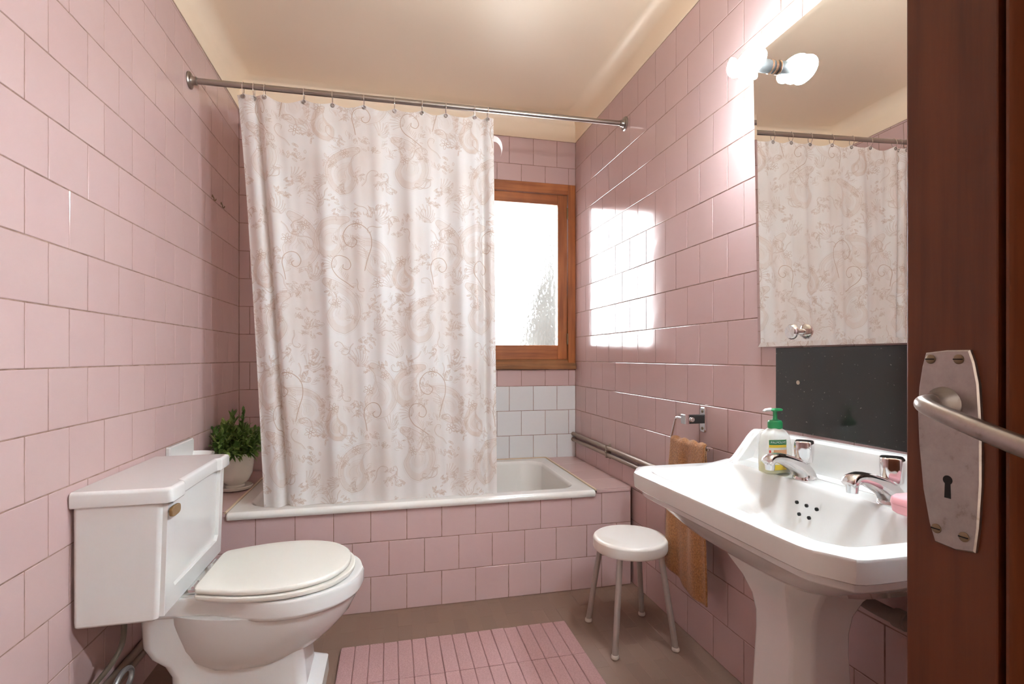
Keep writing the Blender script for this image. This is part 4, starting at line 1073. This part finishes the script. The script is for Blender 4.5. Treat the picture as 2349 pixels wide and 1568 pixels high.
# ------------------------------------------------------------------ stool
st = root('round_stool', (0.905, 1.844, 0), 'low white round stool with four grey steel legs by the bath', 'stool')
SXC, SYC2 = 0.905, 1.842
b = MB(); b.lathe([(0.120, 0.338), (0.139, 0.340), (0.1415, 0.346), (0.1415, 0.375), (0.139, 0.381), (0.134, 0.385), (0.125, 0.3855), (0.06, 0.3845), (0.0, 0.3845)], (SXC, SYC2, 0), 'z', 64)
obj('seat', b, m_stoolw, st, angle=50)
for fx_, fy_ in ((0.789, 1.980), (0.783, 1.712), (1.024, 1.976), (1.020, 1.706)):
    tx_, ty_ = SXC + (fx_ - SXC) * 0.68, SYC2 + (fy_ - SYC2) * 0.68
    b = MB(); b.tube([(tx_, ty_, 0.345), (fx_, fy_, 0.010)], 0.0108, 16)
    lg = obj('leg', b, m_steelp, st)
    b = MB(); b.lathe([(0.0125, 0.0), (0.0145, 0.003), (0.0145, 0.009), (0.012, 0.014)], (fx_, fy_, 0.0005), 'z', 20)
    obj('foot_cap', b, mat('pale_rubber', (0.62, 0.56, 0.51), 0.6), lg)

# ------------------------------------------------------------------ bath mat
m_mat = mat('pink_cotton_pile', (0.60, 0.335, 0.325), 0.95)
v = coords(m_mat); f = noise(m_mat, v, 220, 4, 0.7); f2 = noise(m_mat, v, 26, 4)
c_ = ramp(m_mat, f, [(0.25, (0.38, 0.215, 0.21)), (0.6, (0.50, 0.30, 0.30)), (0.85, (0.60, 0.39, 0.38))])
m_mat.node_tree.links.new(c_, m_mat.node_tree.nodes['Principled BSDF'].inputs['Base Color']); bump(m_mat, f, 0.8, 0.004)
MX0, MX1, MYT = -0.174, 0.687, 1.984
mt = root('bath_mat', (0.256, 1.6, 0), 'pink ribbed cotton bath mat on the floor before the bath', 'mat')
b = MB(); b.box(MX0, MX1, MYT - 0.235 * 3, MYT, 0.0012, 0.008)
obj('backing', b, mat('pink_mat_weave', (0.40, 0.21, 0.20), 0.95), mt, smooth=False)
PWX, PWY = (MX1 - MX0) / 17, 0.235
padm = None
for r_ in range(3):
    for k in range(17):
        x = MX0 + (k + 0.5) * PWX; y = MYT - (r_ + 0.5) * PWY
        if padm is None:
            b = MB(); hx, hy = PWX / 2 - 0.0006, PWY / 2 - 0.0008
            b.loft([rrect(x - hx, x + hx, y - hy, y + hy, 0.004, 0.0075, 3), rrect(x - hx, x + hx, y - hy, y + hy, 0.004, 0.0115, 3), rrect(x - hx + 0.001, x + hx - 0.001, y - hy + 0.001, y + hy - 0.001, 0.004, 0.0135, 3), rrect(x - hx + 0.004, x + hx - 0.004, y - hy + 0.004, y + hy - 0.004, 0.004, 0.0148, 3)], False, True)
            padm = obj('pile_pad', b, m_mat, mt, origin=(x, y, 0), angle=60)
        else:
            o = padm.copy(); link(o); o.parent = mt; o.location = Vector((x, y, 0)) - mt.location
            o.rotation_euler.z = rng.gauss(0, 0.002); o.scale = (1, 1, rng.uniform(0.93, 1.06))

# ------------------------------------------------------------------ potted plant and soap dish
PX, PY, PZ = -0.716, 2.650, 0.4605
pp = root('potted_plant', (PX, PY, PZ), 'small leafy green plant in cream pot on the bath ledge', 'plant')
b = MB(); b.lathe([(0.055, 0.0), (0.070, 0.004), (0.076, 0.016), (0.073, 0.019), (0.066, 0.012), (0.05, 0.009), (0.0, 0.009)], (PX + 0.012, PY, PZ), 'z', 40)
obj('saucer', b, m_pot, pp)
b = MB(); b.lathe([(0.0, 0.011), (0.040, 0.011), (0.042, 0.018), (0.038, 0.024), (0.058, 0.042), (0.073, 0.075), (0.079, 0.120), (0.0795, 0.160), (0.081, 0.168), (0.078, 0.170), (0.075, 0.164), (0.074, 0.150)], (PX + 0.012, PY, PZ), 'z', 40)
obj('pot', b, m_pot, pp)
b = MB(); b.lathe([(0.0, 0.152), (0.05, 0.156), (0.0745, 0.150)], (PX + 0.012, PY, PZ), 'z', 24)
obj('soil', b, m_soil, pp)
R2 = random.Random(11)
sm = MB(); lf = MB()
def leaf(p, d, l, w, droop):
    d = d.normalized(); side = d.cross(Vector((0, 0, 1)));
    if side.length < 1e-3: side = Vector((1, 0, 0))
    side.normalize(); up = side.cross(d).normalized()
    pts = [p]; prev = []
    for f, ww, dr in ((0.0, 0.12, 0), (0.3, 1.0, 0.0), (0.65, 0.85, -0.10), (1.0, 0.05, -0.28)):
        c = p + d * l * f + Vector((0, 0, dr * l * droop))
        prev.append((c + side * w * ww / 2 + up * w * 0.22 * ww, c, c - side * w * ww / 2 + up * w * 0.22 * ww))
    vs = [q for t3 in prev for q in t3]; fs = []
    for i in range(3): fs += [[3 * i, 3 * i + 1, 3 * i + 4, 3 * i + 3], [3 * i + 1, 3 * i + 2, 3 * i + 5, 3 * i + 4]]
    lf.add(vs, fs)
cpt = Vector((PX + 0.012, PY, PZ + 0.16))
nst = 84
for k in range(nst):
    az = R2.uniform(0, 2 * math.pi); el = math.radians(R2.choice((R2.uniform(14, 45), R2.uniform(30, 88))))
    ln = R2.uniform(0.10, 0.165) * (0.88 + 0.28 * math.sin(el))
    if k in (0, 1, 2): az, el, ln = math.radians((200, 60, 100)[k]), math.radians((58, 80, 72)[k]), (0.195, 0.205, 0.19)[k]
    base = cpt + Vector((0.06 * math.cos(az) * R2.random(), 0.06 * math.sin(az) * R2.random(), -0.008))
    d = Vector((0.85 * math.cos(az) * math.cos(el), 1.25 * math.sin(az) * math.cos(el) - 0.30, math.sin(el))).normalized()
    tip = base + d * ln
    if tip.x < XL + 0.02: d.x *= 0.35; d.normalize(); tip = base + d * ln * 0.9
    mid_ = base + d * ln * 0.5 + Vector((0, 0, 0.018))
    path = spline([tuple(base), tuple(mid_), tuple(tip)], 9)
    sm.tube(path, [0.0016 - 0.0009 * i / 8 for i in range(9)], 5)
    nl = 11
    for i in range(nl):
        f = 0.22 + 0.78 * i / (nl - 1); q = path[min(8, int(f * 8))]; a = i * 2.4 + R2.uniform(-0.4, 0.4)
        t = d; s1 = t.cross(Vector((0.3, 0.2, 1))).normalized(); s2 = t.cross(s1)
        ld = t * (0.55 + 0.5 * f) + (s1 * math.cos(a) + s2 * math.sin(a)) * (1.1 - 0.5 * f)
        P0 = Vector(q); L_ = R2.uniform(0.036, 0.060)
        e = P0 + ld.normalized() * L_
        if e.x < XL + 0.016: continue
        leaf(P0, ld, L_, R2.uniform(0.011, 0.0165), R2.uniform(0.2, 1.1))
    if path[-1][0] + d.x * 0.035 > XL + 0.014: leaf(Vector(path[-1]), d, 0.035, 0.011, 0.2)
obj('stems', sm, m_stem, pp)
o = obj('foliage', lf, m_leaf, pp, angle=80); o['kind'] = 'stuff'

sd = root('soap_dish', (XL, 2.24, 0.70), 'white ceramic soap dish fixed to the left wall behind the tank', 'soap dish')
b = MB(); b.loft([[(XL + d, y, z) for y, z, _ in rrect(2.115 + i, 2.352 - i, 0.640 + i, 0.748 - i, 0.006, 0, 3)] for d, i in ((0.0005, 0), (0.010, 0), (0.014, 0.004))], True, True)
obj('back_plate', b, m_ceramic, sd)
b = MB(); 
def dl(w, d, z): return [(XL + 0.008 + d * (1 - abs(math.cos(a)) ** 3.2) ** 0.42 , 2.236 + w * math.cos(a), z) for a in [math.pi * k / 24 for k in range(25)]] + [(XL + 0.008, 2.236 - w, z)]
b.loft([dl(0.07, 0.055, 0.650), dl(0.105, 0.095, 0.672), dl(0.112, 0.105, 0.692), dl(0.112, 0.105, 0.697), dl(0.106, 0.098, 0.697), dl(0.098, 0.088, 0.680)], True, True)
obj('dish', b, m_ceramic, sd, angle=50)

# small metal hooks on the left wall
for i, (y, z) in enumerate(((2.620, 1.803), (2.745, 1.805))):
    b = MB(); b.lathe([(0.006, 0), (0.006, 0.002), (0.003, 0.004)], (XL, y, z + 0.012), 'x', 12)
    b.tube(spline([(XL + 0.001, y, z + 0.012), (XL + 0.006, y, z + 0.004), (XL + 0.008, y, z - 0.006), (XL + 0.013, y, z - 0.009), (XL + 0.016, y, z - 0.001)], 14), 0.0022, 8)
    o = obj('wall_hook', b, m_screw, None, origin=(XL, y, z)); tag(o, ('tiny dark hook on the left wall, farther from the curtain' if i == 0 else 'tiny dark hook on the left wall, nearer the curtain'), 'hook', 'hooks on the left wall')

# ------------------------------------------------------------------ open door on the right
DXF, DTH, DYE, DYH = 0.576, 0.042, 0.4725, -0.43
door = root('door_1', (DXF, DYH, 0), 'open mahogany panelled door with a metal handle plate', 'door', kind='structure')
b = MB(); b.box(DXF, DXF + DTH, 0.380, DYE, 0.006, 2.03); b.box(DXF, DXF + DTH, DYH, -0.335, 0.006, 2.03)
obj('door_stile', b, m_mahog, door, smooth=False, bevel=0.002)
b = MB()
for z0, z1 in ((0.006, 0.20), (1.93, 2.03)): b.box(DXF, DXF + DTH, -0.335, 0.380, z0, z1)
obj('door_rail', b, m_mahog, door, smooth=False, bevel=0.002)
b = MB(); b.box(DXF + 0.022, DXF + 0.034, -0.337, 0.382, 0.19, 1.94)
obj('door_panel', b, m_mahog, door, smooth=False)
# moulding swept round the panel
prof = [(0.0, 0.016), (0.0, 0.0), (0.0012, 0.012), (0.0048, 0.012), (0.0062, 0.001), (0.0080, -0.0035), (0.0106, -0.0035), (0.0122, 0.002), (0.0128, 0.016), (0.0150, 0.021), (0.020, 0.0215), (0.024, 0.018), (0.028, 0.020), (0.030, 0.0225), (0.030, 0.026)]
b = MB(); loops = []
for ins, d in prof:
    loops.append([(DXF + d, 0.3795 - ins, 0.205 + ins), (DXF + d, 0.3795 - ins, 1.925 - ins), (DXF + d, -0.334 + ins, 1.925 - ins), (DXF + d, -0.334 + ins, 0.205 + ins)])
b.loft(loops, False, False)
obj('panel_moulding', b, m_mahog, door, angle=25)
PLT = [(0.447, 1.0815), (0.425, 1.084), (0.403, 1.084), (0.399, 1.072), (0.395, 1.050), (0.3925, 1.005), (0.3925, 0.95), (0.395, 0.905), (0.398, 0.880), (0.4165, 0.8765), (0.437, 0.878), (0.443, 0.896), (0.450, 0.932), (0.4545, 0.98), (0.456, 1.018), (0.4545, 1.043), (0.451, 1.066)]
def plate_loop(k, x): return [(x, 0.4245 + (y - 0.4245) * k, 0.98 + (z - 0.98) * (1 - (1 - k) * 0.3)) for y, z in PLT]
b = MB(); b.loft([plate_loop(1, DXF - 0.0002), plate_loop(1, DXF - 0.0035), plate_loop(0.955, DXF - 0.0050)], True, True)
plate = obj('handle_plate', b, m_nickel, door, angle=30); plate['label'] = 'tapered metal handle plate with keyhole'
for y, z in ((0.4410, 1.0745), (0.4125, 1.0745), (0.4350, 0.8930), (0.4075, 0.8930)):
    b = MB(); b.lathe([(0.0050, 0.0), (0.0050, 0.0008), (0.0035, 0.0016), (0.0, 0.0018)], (DXF - 0.0050, y, z), '-x', 18)
    b.box(DXF - 0.0071, DXF - 0.0060, y - 0.0045, y + 0.0045, z - 0.0006, z + 0.0006, 1)
    s_ = obj('screw', b, [m_screw, m_void], plate)
b = MB()
kh = [(0.4235 + 0.0048 * math.cos(a), 0.9475 + 0.0048 * math.sin(a)) for a in [math.radians(-55 + 290 * k / 14) for k in range(15)]] + [(0.4203, 0.9285), (0.4268, 0.9285)]
b.loft([[(DXF - 0.0046, y, z) for y, z in kh], [(DXF - 0.0053, y, z) for y, z in kh]], True, True)
obj('keyhole', b, m_void, plate, smooth=False)
b = MB(); hz = 1.027; hy = 0.428
b.lathe([(0.0185, 0.0035), (0.0175, 0.008), (0.0135, 0.014), (0.0115, 0.022)], (DXF, hy, hz), '-x', 28)
path = spline([(DXF - 0.012, hy, hz), (DXF - 0.028, hy - 0.001, hz + 0.001), (DXF - 0.040, hy - 0.007, hz + 0.001), (DXF - 0.0455, hy - 0.020, hz - 0.003), (DXF - 0.047, hy - 0.050, hz - 0.0125), (DXF - 0.046, hy - 0.085, hz - 0.024), (DXF - 0.043, hy - 0.118, hz - 0.034)], 40)
b.tube(path, [0.0105 - 0.0022 * sstep(0.0, 0.35, i / 39) + 0.0012 * sstep(0.4, 1, i / 39) for i in range(40)], 20)
lv = obj('lever_handle', b, m_nickel, door, angle=50); lv['label'] = 'drooping metal lever handle'
